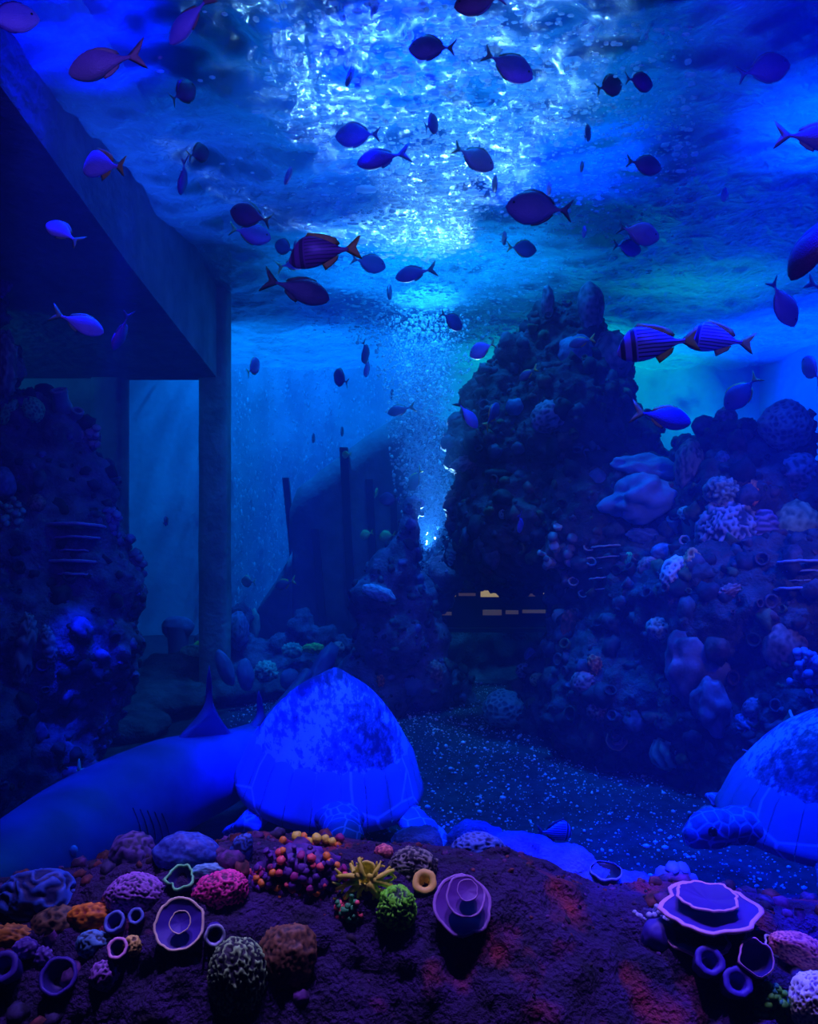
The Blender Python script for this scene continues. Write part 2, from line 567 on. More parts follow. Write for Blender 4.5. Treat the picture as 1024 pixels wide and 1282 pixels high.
def growth(parent, n, s0, s1, mats, seed, name='coral_growth', keep=None):
    """small knobs and cups crusted all over a rock"""
    me = parent.data
    r = np.random.default_rng(seed)
    polys = [p for p in me.polygons if p.normal.y < 0.35 and (keep is None or keep(p.center))]
    ar = np.array([p.area for p in polys])
    pick = r.choice(len(polys), n, p=ar / ar.sum())
    sv, sf = ico(2)
    V, Fc, M, k = [], [], [], 0
    na = 10
    for c, i in enumerate(pick):
        p = polys[int(i)]
        nrm = p.normal
        s = s0 + (s1 - s0) * r.random() ** 2.2
        m3 = np.array(nrm.to_track_quat('Z', 'Y').to_matrix())
        if r.random() < 0.3:
            pr = [(0.7, -0.6), (0.85, 0.2), (1.0, 0.7), (0.9, 0.85), (0.72, 0.8), (0.6, 0.3), (0.3, -0.1), (0.01, -0.2)]
            q = np.array([(a * math.cos(t), a * math.sin(t), z) for a, z in pr for t in np.linspace(0, 2 * math.pi, na, endpoint=False)])
            q = q * s * 0.75 * np.array([r.uniform(.8, 1.2), r.uniform(.8, 1.2), r.uniform(.7, 1.6)])
            f = [tuple(int(x) + k for x in reversed(g)) for g in grid_faces(len(pr), na, True)]
        else:
            w = r.uniform(0, 6.28, 3)
            d = 1 + 0.16 * np.sin(sv @ np.array([5, 3, 2]) + w[0]) + 0.12 * np.sin(sv @ np.array([-4, 6, 3]) * 1.6 + w[1])
            q = sv * d[:, None] * s * np.array([r.uniform(.7, 1.4), r.uniform(.7, 1.4), r.uniform(.6, 1.2)])
            f = [tuple(int(x) + k for x in g) for g in sf]
        V.append(q @ m3.T + np.array(p.center))
        Fc += f
        M += [int(r.integers(0, len(mats)))] * len(f)
        k += len(q)
    gm = mesh(name, np.concatenate(V), Fc)
    for m_ in mats:
        gm.materials.append(m_)
    gm.polygons.foreach_set('material_index', M)
    o = link(name, gm, None, parent)
    o['kind'] = 'stuff'
    return o


G_ = [mat_noise('growth lilac', (0.030, 0.024, 0.054), (0.120, 0.090, 0.180), 20), mat_noise('growth rose', (0.048, 0.018, 0.030), (0.180, 0.072, 0.096), 20), mat_noise('growth slate', (0.024, 0.030, 0.054), (0.084, 0.108, 0.180), 20),
      mat_noise('growth olive', (0.030, 0.042, 0.018), (0.120, 0.144, 0.072), 20), mat_noise('growth dark', (0.012, 0.009, 0.024), (0.042, 0.030, 0.072), 20), mat_noise('growth black', (0.007, 0.006, 0.012), (0.030, 0.024, 0.048), 20)]
G_BLUE = [mat_noise('growth violet', (.05, .03, .14), (.16, .12, .4), 20), G_[2], G_[4], G_[5]]
growth(reef, 1900, 0.014, 0.075, G_, 5)
growth(lrock, 700, 0.015, 0.06, G_BLUE, 6)
growth(spire, 240, 0.015, 0.05, G_BLUE, 7)

# --- the coral shelf in front
TOPX = [-400, 0, 100, 200, 320, 480, 640, 700, 770, 850, 930, 1024, 1500]
TOPY = [1140, 1122, 1100, 1082, 1060, 1076, 1082, 1100, 1132, 1128, 1140, 1150, 1160]
nu, nv = 260, 110
prof = [(2.95, -0.05), (2.75, 0.45), (2.5, -0.12), (2.3, -0.01), (2.16, 0.0), (2.02, -0.07), (1.9, -0.2), (1.81, -0.36), (1.76, -0.52), (1.73, -0.7), (1.72, -1.2)]
vv = []
for i in range(nu):
    x = -1.75 + 3.5 * i / (nu - 1)
    px = 512 + x * F / 2.16
    top = CAMZ - (np.interp(px, TOPX, TOPY) - 641) / F * 2.16
    for j in range(nv):
        t = j / (nv - 1) * (len(prof) - 1)
        k = min(int(t), len(prof) - 2)
        f = t - k
        a, b_ = prof[k], prof[k + 1]
        y0, z0 = a[0], (a[1] if k < 2 and k != 2 else top + a[1])
        y1, z1 = b_[0], (b_[1] if k + 1 < 2 else top + b_[1])
        yy, zz = y0 + (y1 - y0) * f, z0 + (z1 - z0) * f
        q = Vector((x * 3, yy * 3, zz * 3))
        d = 0.045 * noise.fractal(q, 1, 2, 4) + 0.03 * noise.fractal(q * 5, 1, 2, 3)
        vv.append((x, yy - d * 0.8, max(-0.06, zz + d * 0.6)))
m, nt, b = nodes_of('shelf rock')
v = coords(nt)
n = nt.nodes.new('ShaderNodeTexNoise')
n.inputs['Scale'].default_value = 14
n.inputs['Detail'].default_value = 8
nt.links.new(v, n.inputs['Vector'])
base = ramp(nt, n.outputs['Fac'], [(0.3, (0.006, 0.001, 0.03)), (0.7, (0.04, 0.006, 0.14))])
n2 = nt.nodes.new('ShaderNodeTexNoise')
n2.inputs['Scale'].default_value = 4.2
n2.inputs['Detail'].default_value = 7
nt.links.new(v, n2.inputs['Vector'])
mx = nt.nodes.new('ShaderNodeMix')
mx.data_type = 'RGBA'
nt.links.new(ramp(nt, n2.outputs['Fac'], [(0.56, (0, 0, 0)), (0.72, (1, 1, 1))]), mx.inputs[0])
nt.links.new(base, mx.inputs[6])
mx.inputs[7].default_value = (0.36, 0.03, 0.035, 1)
nt.links.new(mx.outputs[2], b.inputs['Base Color'])
b.inputs['Roughness'].default_value = 0.85
n3 = nt.nodes.new('ShaderNodeTexNoise')
n3.inputs['Scale'].default_value = 70
n3.inputs['Detail'].default_value = 5
nt.links.new(v, n3.inputs['Vector'])
bump(nt, b, n3.outputs['Fac'], 1.0, 0.03)
shelf = link('reef_shelf', mesh('reef_shelf', vv, [tuple(reversed(q)) for q in grid_faces(nu, nv)]), m)
tag(shelf, 'dark mossy rock shelf with red algae, covered with bright corals', 'rock')
bvh('shelf', shelf)

G_SHELF = [mat_noise('growth plum', (.02, .005, .05), (.14, .03, .24), 40), mat_noise('growth ink', (.008, .004, .03), (.05, .03, .16), 40), mat_noise('growth wine', (.04, .006, .01), (.2, .04, .06), 40), mat_noise('growth night', (.006, .003, .012), (.03, .012, .05), 40)]
growth(shelf, 420, 0.006, 0.026, G_SHELF, 8, keep=lambda c: c.y < 2.5 and c.z > 0.3 and (-1.1 < c.x < -0.22 or 0.62 < c.x < 1.15))
growth(shelf, 260, 0.003, 0.010, G_SHELF, 9, 'algae_tufts', keep=lambda c: c.y < 2.4 and c.z > 0.4 and -0.25 < c.x < 0.65)
# --- the blue lip of rock behind it
bl = [lump(*a) for a in [(520, 1052, 2.75, 26, 1.4, .6), (590, 1050, 2.85, 32, 1.2, .6), (650, 1064, 2.75, 36, 1.3, .55), (700, 1082, 2.7, 36, 1.2, .5), (745, 1102, 2.65, 30, 1.2, .5), (790, 1108, 2.65, 26, 1.3, .5),
                         (840, 1116, 2.7, 30, 1.3, .5), (600, 1110, 2.8, 50, 2, .9), (720, 1140, 2.75, 50, 2, .9), (520, 1090, 2.8, 40, 1.5, .8), (820, 1150, 2.75, 50, 1.6, .6)]]
me = fused('rock_lip', bl, 0.012)
roughen(me, [('fbm', 7.0, 0.02), ('cell', 20.0, 0.014), ('cell', 50.0, 0.008)], 4.4)
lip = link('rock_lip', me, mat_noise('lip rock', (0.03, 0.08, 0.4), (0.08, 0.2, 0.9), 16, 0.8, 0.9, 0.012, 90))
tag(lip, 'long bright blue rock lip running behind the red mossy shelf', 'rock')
bvh('lip', lip)

# --- arched ridge rock in the middle distance
ar = [lump(*a) for a in [(378, 776, 8.2, 12), (378, 792, 8.2, 20), (352, 806, 8.2, 16), (405, 800, 8.2, 18), (430, 804, 8.2, 12), (338, 818, 8.3, 12), (375, 815, 8.3, 30), (410, 820, 8.3, 26), (300, 778, 8.3, 15, 1, 1.6), (300, 810, 8.3, 22), (325, 830, 8.2, 24), (345, 842, 8.1, 22), (265, 815, 8.3, 24), (385, 850, 8.2, 40), (280, 850, 8.2, 36)]]
me = fused('ridge_rock', ar, 0.025)
roughen(me, [('fbm', 5.0, 0.05), ('cell', 14.0, 0.05)], 6.2)
ridge_o = link('ridge_rock', me, rock_blue)
tag(ridge_o, 'pointed blue rock with outspread arms in front of the sunken hull', 'rock')
bvh('ridge', ridge_o)

# ------------------------------------------------------------------ sunken hull with ribs
hull_m = mat_noise('hull paint', (0.16, 0.25, 0.29), (0.24, 0.34, 0.4), 5, 0.7, 0.4, 0.02, 20)
hull = empty('sunken_hull', P(440, 790, 9.6))
tag(hull, 'curved teal bow of a sunken hull with upright ribs behind the bubble plume', 'wreck')
HL = hull.location


def hull_y(px):
    return 9.9 - 0.5 * math.sin(math.pi * (px - 340) / 240) if px < 580 else 9.9


def strip(name, pts_top, bottom, thick, parent, mat):
    """vertical curved sheet: (px, top py) columns down to bottom py"""
    nr = 8
    v = []
    for s in (0, 1):
        for px, py in pts_top:
            for k in range(nr):
                t = k / (nr - 1)
                y = hull_y(px) + s * thick + 0.25 * t * t
                v.append(P(px, py + (bottom - py) * t, y) - HL)
    n = len(pts_top)
    f = [tuple(q) for q in grid_faces(n, nr)] + [tuple(reversed(q + n * nr)) for q in grid_faces(n, nr)]
    N = n * nr
    for i in range(n - 1):
        a = i * nr
        f.append((a, a + nr, a + nr + N, a + N))
        a += nr - 1
        f.append((a, a + N, a + nr + N, a + nr))
    for k in range(nr - 1):
        f.append((k, k + N, k + 1 + N, k + 1))
        a = (n - 1) * nr + k
        f.append((a, a + 1, a + 1 + N, a + N))
    return link(name, mesh(name, v, f), mat, parent)


strip('hull_plating', [(362, 640), (372, 612), (385, 602), (400, 590), (420, 575), (440, 560), (460, 545), (480, 532), (500, 520), (522, 512), (545, 522), (570, 535), (600, 556)], 800, 0.05, hull, hull_m)
strip('gunwale', [(372, 608), (385, 598), (400, 586), (420, 571), (440, 556), (460, 541), (480, 528), (500, 516), (522, 508)], 517, 0.07, hull, mat_plain('gunwale', (0.3, 0.36, 0.4))) if False else None
strip('keel_fin', [(318, 770), (330, 750), (345, 728), (358, 706), (366, 690)], 800, 0.05, hull, hull_m)
rib_m = mat_plain('hull rib', (0.06, 0.09, 0.12), 0.7)
for (xa, ya, xb, yb, w) in [(357, 598, 366, 690, 8), (394, 662, 404, 782, 9), (430, 560, 441, 786, 10), (462, 600, 470, 780, 9), (492, 620, 498, 770, 8)]:
    a, b2 = P(xa, ya, hull_y(xa) - 0.06), P(xb, yb, hull_y(xb) + 0.12)
    w = w * 9.5 / F / 2
    v = []
    for c in (a, b2):
        for dx, dy in ((-w, 0), (w, 0), (w, 0.09), (-w, 0.09)):
            v.append(c + Vector((dx, dy, 0)) - HL)
    link('rib', mesh('rib', v, [(0, 1, 5, 4), (1, 2, 6, 5), (2, 3, 7, 6), (3, 0, 4, 7), (0, 3, 2, 1), (4, 5, 6, 7)]), rib_m, hull, smooth=False)

# ------------------------------------------------------------------ lit window at the back of the cave
frm = mat_plain('window frame', (0.02, 0.02, 0.03), 0.5)
wc = P(618, 755, 8.0)
win = link('window_1', box_mesh('window_1', -0.68, 0.66, 0.05, 0.12, -0.24, 0.14), mat_plain('dark room', (0.004, 0.004, 0.006)), None, wc, smooth=False)
tag(win, 'long dark viewing window with a row of warm lights inside the cave', kind='structure')
for x0, x1, z0, z1 in ((-0.72, 0.70, 0.14, 0.18), (-0.72, 0.70, -0.28, -0.24), (-0.72, -0.68, -0.24, 0.14), (0.66, 0.70, -0.24, 0.14)):
    link('window_frame', box_mesh('window_frame', x0, x1, 0.0, 0.13, z0, z1), frm, win, smooth=False)


def glow(name, c, s):
    m, nt, b = nodes_of(name)
    b.inputs['Base Color'].default_value = (*c, 1)
    b.inputs['Emission Color'].default_value = (*c, 1)
    b.inputs['Emission Strength'].default_value = s
    return m


warm = glow('warm lamp', (0.85, 0.6, 0.2), 0.5)
dim = glow('dim lamp and reflection', (0.75, 0.4, 0.15), 0.07)
for x0, x1, z0, z1, mm in ((-0.66, -0.36, 0.06, 0.095, warm), (-0.33, -0.17, 0.065, 0.09, dim), (-0.12, 0.08, 0.055, 0.115, warm), (0.12, 0.24, 0.055, 0.085, dim), (0.26, 0.40, 0.06, 0.085, dim), (0.42, 0.62, 0.075, 0.10, warm),
                           (-0.1, 0.08, -0.12, -0.07, dim), (0.12, 0.24, -0.11, -0.075, dim), (0.28, 0.5, -0.10, -0.07, dim), (-0.5, -0.4, -0.12, -0.09, dim)):  # lower row stands for the lights' reflection, built as dim glowing strips
    link('light_and_reflection_strip', box_mesh('light_and_reflection_strip', x0, x1, 0.03, 0.05, z0, z1), mm, win, smooth=False)

# ------------------------------------------------------------------ bubbles
bm_, nt, b = nodes_of('bubble')
nt.nodes.remove(b)
d1 = nt.nodes.new('ShaderNodeBsdfDiffuse')
d1.inputs[0].default_value = (0.75, 0.9, 1, 1)
t1 = nt.nodes.new('ShaderNodeBsdfTranslucent')
t1.inputs[0].default_value = (0.75, 0.9, 1, 1)
g1 = nt.nodes.new('ShaderNodeBsdfTransparent')
m1 = nt.nodes.new('ShaderNodeMixShader')
m1.inputs[0].default_value = 0.55
nt.links.new(d1.outputs[0], m1.inputs[1])
nt.links.new(t1.outputs[0], m1.inputs[2])
m2 = nt.nodes.new('ShaderNodeMixShader')
m2.inputs[0].default_value = 0.3
nt.links.new(m1.outputs[0], m2.inputs[1])
nt.links.new(g1.outputs[0], m2.inputs[2])
nt.links.new(m2.outputs[0], nt.nodes['Material Output'].inputs['Surface'])


def bubbles(name, label, pts, rad, flat=None, sub=1):
    sv, sf = ico(sub)
    n = len(pts)
    pts = np.asarray(pts)
    sc_ = np.ones((n, 3)) * np.asarray(rad)[:, None]
    if flat is not None:
        sc_ *= flat
    V = sv[None] * sc_[:, None, :] + pts[:, None, :]
    f = (np.arange(n)[:, None, None] * len(sv) + sf[None]).reshape(-1, 3)
    me = bpy.data.meshes.new(name)
    me.vertices.add(n * len(sv))
    me.vertices.foreach_set('co', V.ravel())
    me.loops.add(len(f) * 3)
    me.loops.foreach_set('vertex_index', f.ravel().astype(np.int32))
    me.polygons.add(len(f))
    me.polygons.foreach_set('loop_start', np.arange(0, len(f) * 3, 3, dtype=np.int32))
    me.update(calc_edges=True)
    me.validate()
    o = link(name, me, bm_)
    tag(o, label, 'bubbles', kind='stuff')
    return o


# plume rising behind the spire
n = 9000
pz = rng.uniform(1.05, 3.55, n)
frac = (pz - 0.9) / 2.65
wid = np.interp(frac, [0, .15, .35, .75, 1], [0.03, 0.10, 0.24, 0.30, 0.62])
cx = np.interp(frac, [0, .2, .5, 1], [0.22, 0.20, 0.14, 0.10])
pts = np.stack([cx + wid * np.clip(rng.normal(0, 0.55, n), -1.2, 1.2), 7.9 + 0.25 * rng.normal(0, 0.5, n), pz], -1)
bubbles('bubble_plume', 'plume of small bright bubbles rising behind the leaning rock', pts, 0.004 + 0.004 * rng.exponential(1, n))

# flecks just under the surface, standing in for the lamp's path of glints
n = 5200
qy = rng.uniform(3.2, 9.6, n)
dpx = rng.normal(0, 1, n) * np.interp(qy, [3.2, 5, 7, 9.6], [95, 85, 70, 75])
px = 535 + dpx
pts = np.stack([(px - 512) / F * qy, qy, SURF - 0.05 + 0.03 * rng.normal(0, 1, n)], -1)
el = np.stack([rng.uniform(1, 3.0, n), rng.uniform(1, 2.0, n), rng.uniform(.5, .9, n)], -1)
bubbles('glint_path', 'bubble flecks standing in for glints under the middle of the surface', pts, 0.0035 + 0.0035 * rng.exponential(1, n), el)
n = 2200  # flecks standing in for the glitter on the right of the surface
qx = rng.uniform(520, 870, n)
qpy = np.clip(rng.normal(180, 80, n), 20, 330)
qy = 2.0 * F / (641 - qpy)
pts = np.stack([(qx - 512) / F * qy, qy, SURF - 0.05 + 0.03 * rng.normal(0, 1, n)], -1)
el = np.stack([rng.uniform(1, 2.5, n), rng.uniform(1, 2, n), rng.uniform(.5, .9, n)], -1)
bubbles('glint_scatter', 'thin scatter of flecks standing in for glints under the right half of the surface', pts, 0.003 + 0.003 * rng.exponential(1, n), el)

# flattened pale blobs standing in for the lamp's white glints
patches = [(496, 92, 16, 4), (508, 84, 30, 4), (497, 120, 40, 6), (520, 122, 20, 5), (512, 100, 15, 9), (545, 96, 26, 5), (565, 100, 22, 5), (478, 80, 22, 5), (455, 97, 24, 8), (448, 104, 16, 5), (440, 78, 10, 5),
           (557, 112, 22, 5), (572, 110, 16, 5), (470, 144, 20, 5), (512, 187, 22, 4), (500, 206, 26, 8), (486, 210, 14, 5), (520, 200, 12, 4), (466, 82, 14, 5), (484, 92, 10, 6), (613, 124, 20, 4), (568, 50, 9, 6), (512, 44, 10, 6), (505, 40, 6, 4), (480, 30, 14, 5), (466, 12, 10, 5), (443, 38, 12, 5),
           (430, 17, 8, 4), (404, 15, 8, 4), (427, 8, 6, 3), (547, 15, 26, 6), (562, 8, 20, 4), (657, 12, 8, 5), (655, 18, 5, 4), (748, 38, 6, 4), (807, 42, 8, 5), (720, 33, 5, 3), (708, 82, 8, 4), (498, 230, 14, 5), (350, 4, 10, 4), (505, 190, 8, 3), (536, 232, 10, 4), (535, 320, 14, 4), (430, 330, 20, 6), (412, 82, 8, 3), (393, 79, 5, 3), (482, 150, 8, 3), (443, 58, 6, 3)]
V, S, E = [], [], []
for px, py, w, h in patches:
    for k in range(5):
        q = py + rng.normal(0, h * .45)
        x_ = px + rng.normal(0, w * .33)
        y = 1.95 * F / (641 - q)
        V.append(((x_ - 512) / F * y, y, SURF - 0.06 + rng.normal(0, .004)))
        S.append(y / F)
        E.append((w * rng.uniform(.15, .36), max(4.0, h * 2.2) * rng.uniform(.5, 1.1), rng.uniform(.8, 1.6)))
bubbles('glint_patches', 'white flattened patches standing in for lamp glints at the surface', V, S, np.array(E), 2)

# curtain of fine bubbles along the back wall
n = 5200
colx = rng.uniform(-2.7, -0.2, 150)
ci = rng.integers(0, 150, n)
pts = np.stack([colx[ci] + rng.normal(0, .015, n), 11.1 + rng.normal(0, .12, n), rng.uniform(.3, 3.6, n)], -1)
el = np.stack([np.ones(n), np.ones(n), rng.uniform(1, 4, n)], -1)
bubbles('bubble_curtain', 'curtain of fine bubbles rising along the back wall behind the archway', pts, 0.003 + 0.003 * rng.exponential(1, n), el)

# ------------------------------------------------------------------ fish
def fish_body(name, prof, nseg=16, flat=0.34):
    """rings along x: (x, top z, bottom z)"""
    v, f = [], []
    n = len(prof)
    for x, zt, zb in prof:
        h, c = (zt - zb) / 2, (zt + zb) / 2
        w = max(0.002, h * flat * (1 + 0.25 * math.sin(math.pi * min(1, max(0, x + 0.5)))))
        for j in range(nseg):
            a = 2 * math.pi * j / nseg
            v.append((x, w * math.copysign(abs(math.cos(a)) ** 0.85, math.cos(a)), c + h * math.sin(a)))
    f = [tuple(q) for q in grid_faces(n, nseg, True)]
    f.append(tuple(reversed(range(nseg))))
    f.append(tuple(range((n - 1) * nseg, n * nseg)))
    return mesh(name, v, f)


def smooth_prof(xs_, tops, bots, n=22):
    t = np.linspace(0, 1, n)
    t = 0.5 - 0.5 * np.cos(math.pi * t)
    X_ = xs_[0] + (xs_[-1] - xs_[0]) * t
    return [(x, float(np.interp(x, xs_[::-1], tops[::-1])), float(np.interp(x, xs_[::-1], bots[::-1]))) for x in X_]


def cr(xs_, ys_, q):
    """smooth interpolation"""
    out = []
    for x in q:
        k = int(np.clip(np.searchsorted(xs_, x) - 1, 0, len(xs_) - 2))
        t = (x - xs_[k]) / (xs_[k + 1] - xs_[k])
        y0, y1, y2, y3 = ys_[max(k - 1, 0)], ys_[k], ys_[k + 1], ys_[min(k + 2, len(ys_) - 1)]
        out.append(0.5 * (2 * y1 + (y2 - y0) * t + (2 * y0 - 5 * y1 + 4 * y2 - y3) * t * t + (3 * y1 - 3 * y2 + y3 - y0) * t ** 3))
    return out


def plate_fin(name, outline, thick=0.008):
    """fin in the x-z plane: lens thickness, thin at the edge"""
    n = len(outline)
    cx_, cz_ = np.mean(outline, 0)
    v = [(x, 0, z) for x, z in outline]
    inner = [(cx_ + (x - cx_) * .55, cz_ + (z - cz_) * .55) for x, z in outline]
    v += [(x, thick / 2, z) for x, z in inner] + [(x, -thick / 2, z) for x, z in inner]
    f = []
    for i in range(n):
        j = (i + 1) % n
        f += [(i, j, n + j, n + i), (j, i, 2 * n + i, 2 * n + j)]
    f += [tuple(range(n, 2 * n)), tuple(reversed(range(2 * n, 3 * n)))]
    return mesh(name, v, f)


KIND = {}


def make_kind(key, xs_, tops, bots, tail, dorsal, anal, pect, eye, flat):
    q = 0.5 - 0.5 * np.cos(np.linspace(0, math.pi, 24))
    lo_, hi_ = xs_[0], xs_[-1]
    X_ = lo_ + (hi_ - lo_) * q
    T_, B_ = cr(xs_, tops, X_), cr(xs_, bots, X_)
    d = {'body': fish_body(key + '_body', list(zip(X_, T_, B_)), 16, flat)}
    d['tail_fin'] = plate_fin(key + '_tail_fin', tail)
    d['dorsal_fin'] = plate_fin(key + '_dorsal_fin', dorsal)
    d['anal_fin'] = plate_fin(key + '_anal_fin', anal)
    pm = plate_fin(key + '_pectoral_fin', pect, 0.006)
    d['pectoral_fin'] = pm
    sv, sf = ico(2)
    d['eye'] = mesh(key + '_eye', sv * np.array([eye[3], eye[3] * .5, eye[3]]), sf)
    d['eye_at'] = eye
    for k_, me_ in d.items():
        if isinstance(me_, bpy.types.Mesh):
            me_.materials.append(None)
            me_.polygons.foreach_set('use_smooth', [True] * len(me_.polygons))
    hw = float(np.interp(-(eye[0] - 0.14), -X_, (np.array(T_) - np.array(B_)) / 2)) * flat * 1.2
    d['pect_at'] = (eye[0] - 0.14, hw * 0.97, -0.03)
    KIND[key] = d


pectoral = [(0.02, 0.025), (-0.06, 0.03), (-0.13, 0.0), (-0.15, -0.04), (-0.09, -0.05), (0.0, -0.02)]
# deep oval fish with a thin crescent tail
make_kind('oval', [-.5, -.46, -.4, -.3, -.15, .0, .15, .3, .4, .46, .5], [.022, .026, .05, .13, .24, .30, .305, .245, .165, .095, .0], [-.022, -.026, -.05, -.13, -.24, -.30, -.305, -.24, -.16, -.1, -.03],
          [(-.46, .02), (-.54, .07), (-.66, .19), (-.7, .21), (-.65, .12), (-.61, .04), (-.6, 0), (-.61, -.04), (-.65, -.12), (-.7, -.21), (-.66, -.19), (-.54, -.07), (-.46, -.02)],
          [(.25, .25), (.2, .31), (.05, .345), (-.12, .30), (-.28, .2), (-.37, .1), (-.33, .08), (-.1, .22), (.1, .27)],
          [(.05, -.25), (.0, -.325), (-.12, -.30), (-.28, -.2), (-.37, -.1), (-.33, -.08), (-.1, -.22)], pectoral, (.36, .06, .06, .024), .27)
# longer fish with a forked tail
make_kind('slim', [-.5, -.45, -.36, -.22, -.05, .1, .25, .38, .46, .5], [.03, .03, .05, .125, .205, .235, .215, .145, .075, .0], [-.03, -.03, -.045, -.11, -.19, -.22, -.205, -.15, -.09, -.03],
          [(-.46, .03), (-.54, .09), (-.68, .2), (-.75, .24), (-.7, .13), (-.63, .03), (-.62, 0), (-.63, -.03), (-.7, -.13), (-.75, -.24), (-.68, -.2), (-.54, -.09), (-.46, -.03)],
          [(.22, .19), (.18, .255), (.0, .265), (-.15, .22), (-.3, .14), (-.34, .07), (-.1, .14), (.1, .18)],
          [(-.02, -.17), (-.06, -.24), (-.18, -.2), (-.3, -.12), (-.32, -.06), (-.12, -.12)], pectoral, (.37, .04, .035, .02), .36)
# steep-browed grunt with banded flanks
make_kind('band', [-.5, -.45, -.37, -.22, -.05, .12, .26, .36, .44, .5], [.035, .035, .055, .15, .24, .30, .28, .20, .09, -.03], [-.035, -.035, -.05, -.12, -.19, -.225, -.225, -.20, -.16, -.09],
          [(-.46, .035), (-.54, .09), (-.66, .18), (-.72, .2), (-.68, .11), (-.63, .02), (-.68, -.1), (-.72, -.19), (-.66, -.17), (-.54, -.09), (-.46, -.035)],
          [(.24, .25), (.16, .355), (.05, .33), (-.08, .3), (-.2, .26), (-.3, .21), (-.37, .11), (-.33, .07), (-.1, .19), (.1, .25)],
          [(-.04, -.17), (-.1, -.29), (-.2, -.23), (-.3, -.16), (-.34, -.07), (-.14, -.13)], pectoral, (.34, .06, .06, .026), .36)


def skin(name, back, belly, rough=0.4):
    """flank colour graded from belly to back with fine scale mottling"""
    if name in MATS:
        return MATS[name]
    m, nt, b = nodes_of(name)
    v = coords(nt)
    sp_ = nt.nodes.new('ShaderNodeSeparateXYZ')
    nt.links.new(v, sp_.inputs[0])
    mr = nt.nodes.new('ShaderNodeMapRange')
    mr.inputs[1].default_value = -0.2
    mr.inputs[2].default_value = 0.2
    nt.links.new(sp_.outputs[2], mr.inputs[0])
    nz = nt.nodes.new('ShaderNodeTexNoise')
    nz.inputs['Scale'].default_value = 6
    nt.links.new(v, nz.inputs['Vector'])
    ma = nt.nodes.new('ShaderNodeMath')
    ma.operation = 'MULTIPLY_ADD'
    nt.links.new(nz.outputs[0], ma.inputs[0])
    ma.inputs[1].default_value = 0.5
    nt.links.new(mr.outputs[0], ma.inputs[2])
    nt.links.new(ramp(nt, ma.outputs[0], [(0.35, belly), (1.0, back)]), b.inputs['Base Color'])
    b.inputs['Roughness'].default_value = rough
    vo = nt.nodes.new('ShaderNodeTexVoronoi')
    vo.inputs['Scale'].default_value = 45
    nt.links.new(v, vo.inputs['Vector'])
    bump(nt, b, vo.outputs['Distance'], 0.2, 0.01)
    MATS[name] = m
    return m


def banded(name, c1, c2):
    if name in MATS:
        return MATS[name]
    m, nt, b = nodes_of(name)
    v = coords(nt)
    w = nt.nodes.new('ShaderNodeTexWave')
    w.bands_direction = 'Z'
    w.inputs['Scale'].default_value = 5.6
    w.inputs['Distortion'].default_value = 0.6
    w.inputs['Detail'].default_value = 1
    nt.links.new(v, w.inputs['Vector'])
    # two dark bars cross the head, stripes run behind them
    sp_ = nt.nodes.new('ShaderNodeSeparateXYZ')
    nt.links.new(v, sp_.inputs[0])
    w2 = nt.nodes.new('ShaderNodeTexWave')
    w2.bands_direction = 'X'
    w2.inputs['Scale'].default_value = 2.0
    w2.inputs['Phase Offset'].default_value = 2.2
    nt.links.new(v, w2.inputs['Vector'])
    gt = nt.nodes.new('ShaderNodeMath')
    gt.operation = 'GREATER_THAN'
    gt.inputs[1].default_value = 0.2
    nt.links.new(sp_.outputs[0], gt.inputs[0])
    mx = nt.nodes.new('ShaderNodeMix')
    mx.data_type = 'RGBA'
    nt.links.new(gt.outputs[0], mx.inputs[0])
    nt.links.new(ramp(nt, w.outputs['Fac'], [(0.12, c1), (0.4, c2)]), mx.inputs[6])
    nt.links.new(ramp(nt, w2.outputs['Fac'], [(0.25, c1), (0.5, c2)]), mx.inputs[7])
    nt.links.new(mx.outputs[2], b.inputs['Base Color'])
    b.inputs['Roughness'].default_value = 0.4
    MATS[name] = m
    return m


SKINS = {
    'violet': lambda: skin('violet skin', (0.14, 0.06, 0.4), (0.42, 0.14, 0.7)),
    'bright': lambda: skin('bright skin', (0.3, 0.3, 0.9), (0.6, 0.5, 1.0)),
    'maroon': lambda: skin('maroon skin', (0.09, 0.02, 0.10), (0.2, 0.03, 0.16)),
    'navy': lambda: skin('navy skin', (0.06, 0.07, 0.22), (0.14, 0.12, 0.35)),
    'dusk': lambda: skin('dusk skin', (0.07, 0.09, 0.16), (0.16, 0.18, 0.26)),
    'tan': lambda: skin('tan skin', (0.3, 0.13, 0.34), (0.34, 0.2, 0.3)),
    'teal': lambda: skin('teal skin', (0.10, 0.22, 0.25), (0.25, 0.4, 0.4)),
    'lemon': lambda: skin('lemon skin', (0.5, 0.6, 0.2), (0.6, 0.7, 0.4)),
    'band': lambda: banded('banded skin', (0.035, 0.03, 0.12), (0.34, 0.28, 0.8)),
    'bandred': lambda: banded('banded maroon skin', (0.08, 0.02, 0.1), (0.26, 0.07, 0.3)),
}
FINS = {
    'olive': mat_plain('olive fin', (0.12, 0.16, 0.10), 0.6),
    'yellow': mat_plain('yellow fin', (0.75, 0.6, 0.06), 0.6),
    'dark': mat_plain('dark fin', (0.05, 0.05, 0.12), 0.6),
    'tan': mat_plain('tan fin', (0.5, 0.32, 0.25), 0.6),
    'violet': mat_plain('violet fin', (0.2, 0.1, 0.45), 0.6),
    'green': mat_plain('green fin', (0.25, 0.5, 0.2), 0.6),
}
eye_m = mat_plain('fish eye', (0.01, 0.01, 0.012), 0.15)
FISHCAT = 'fish'


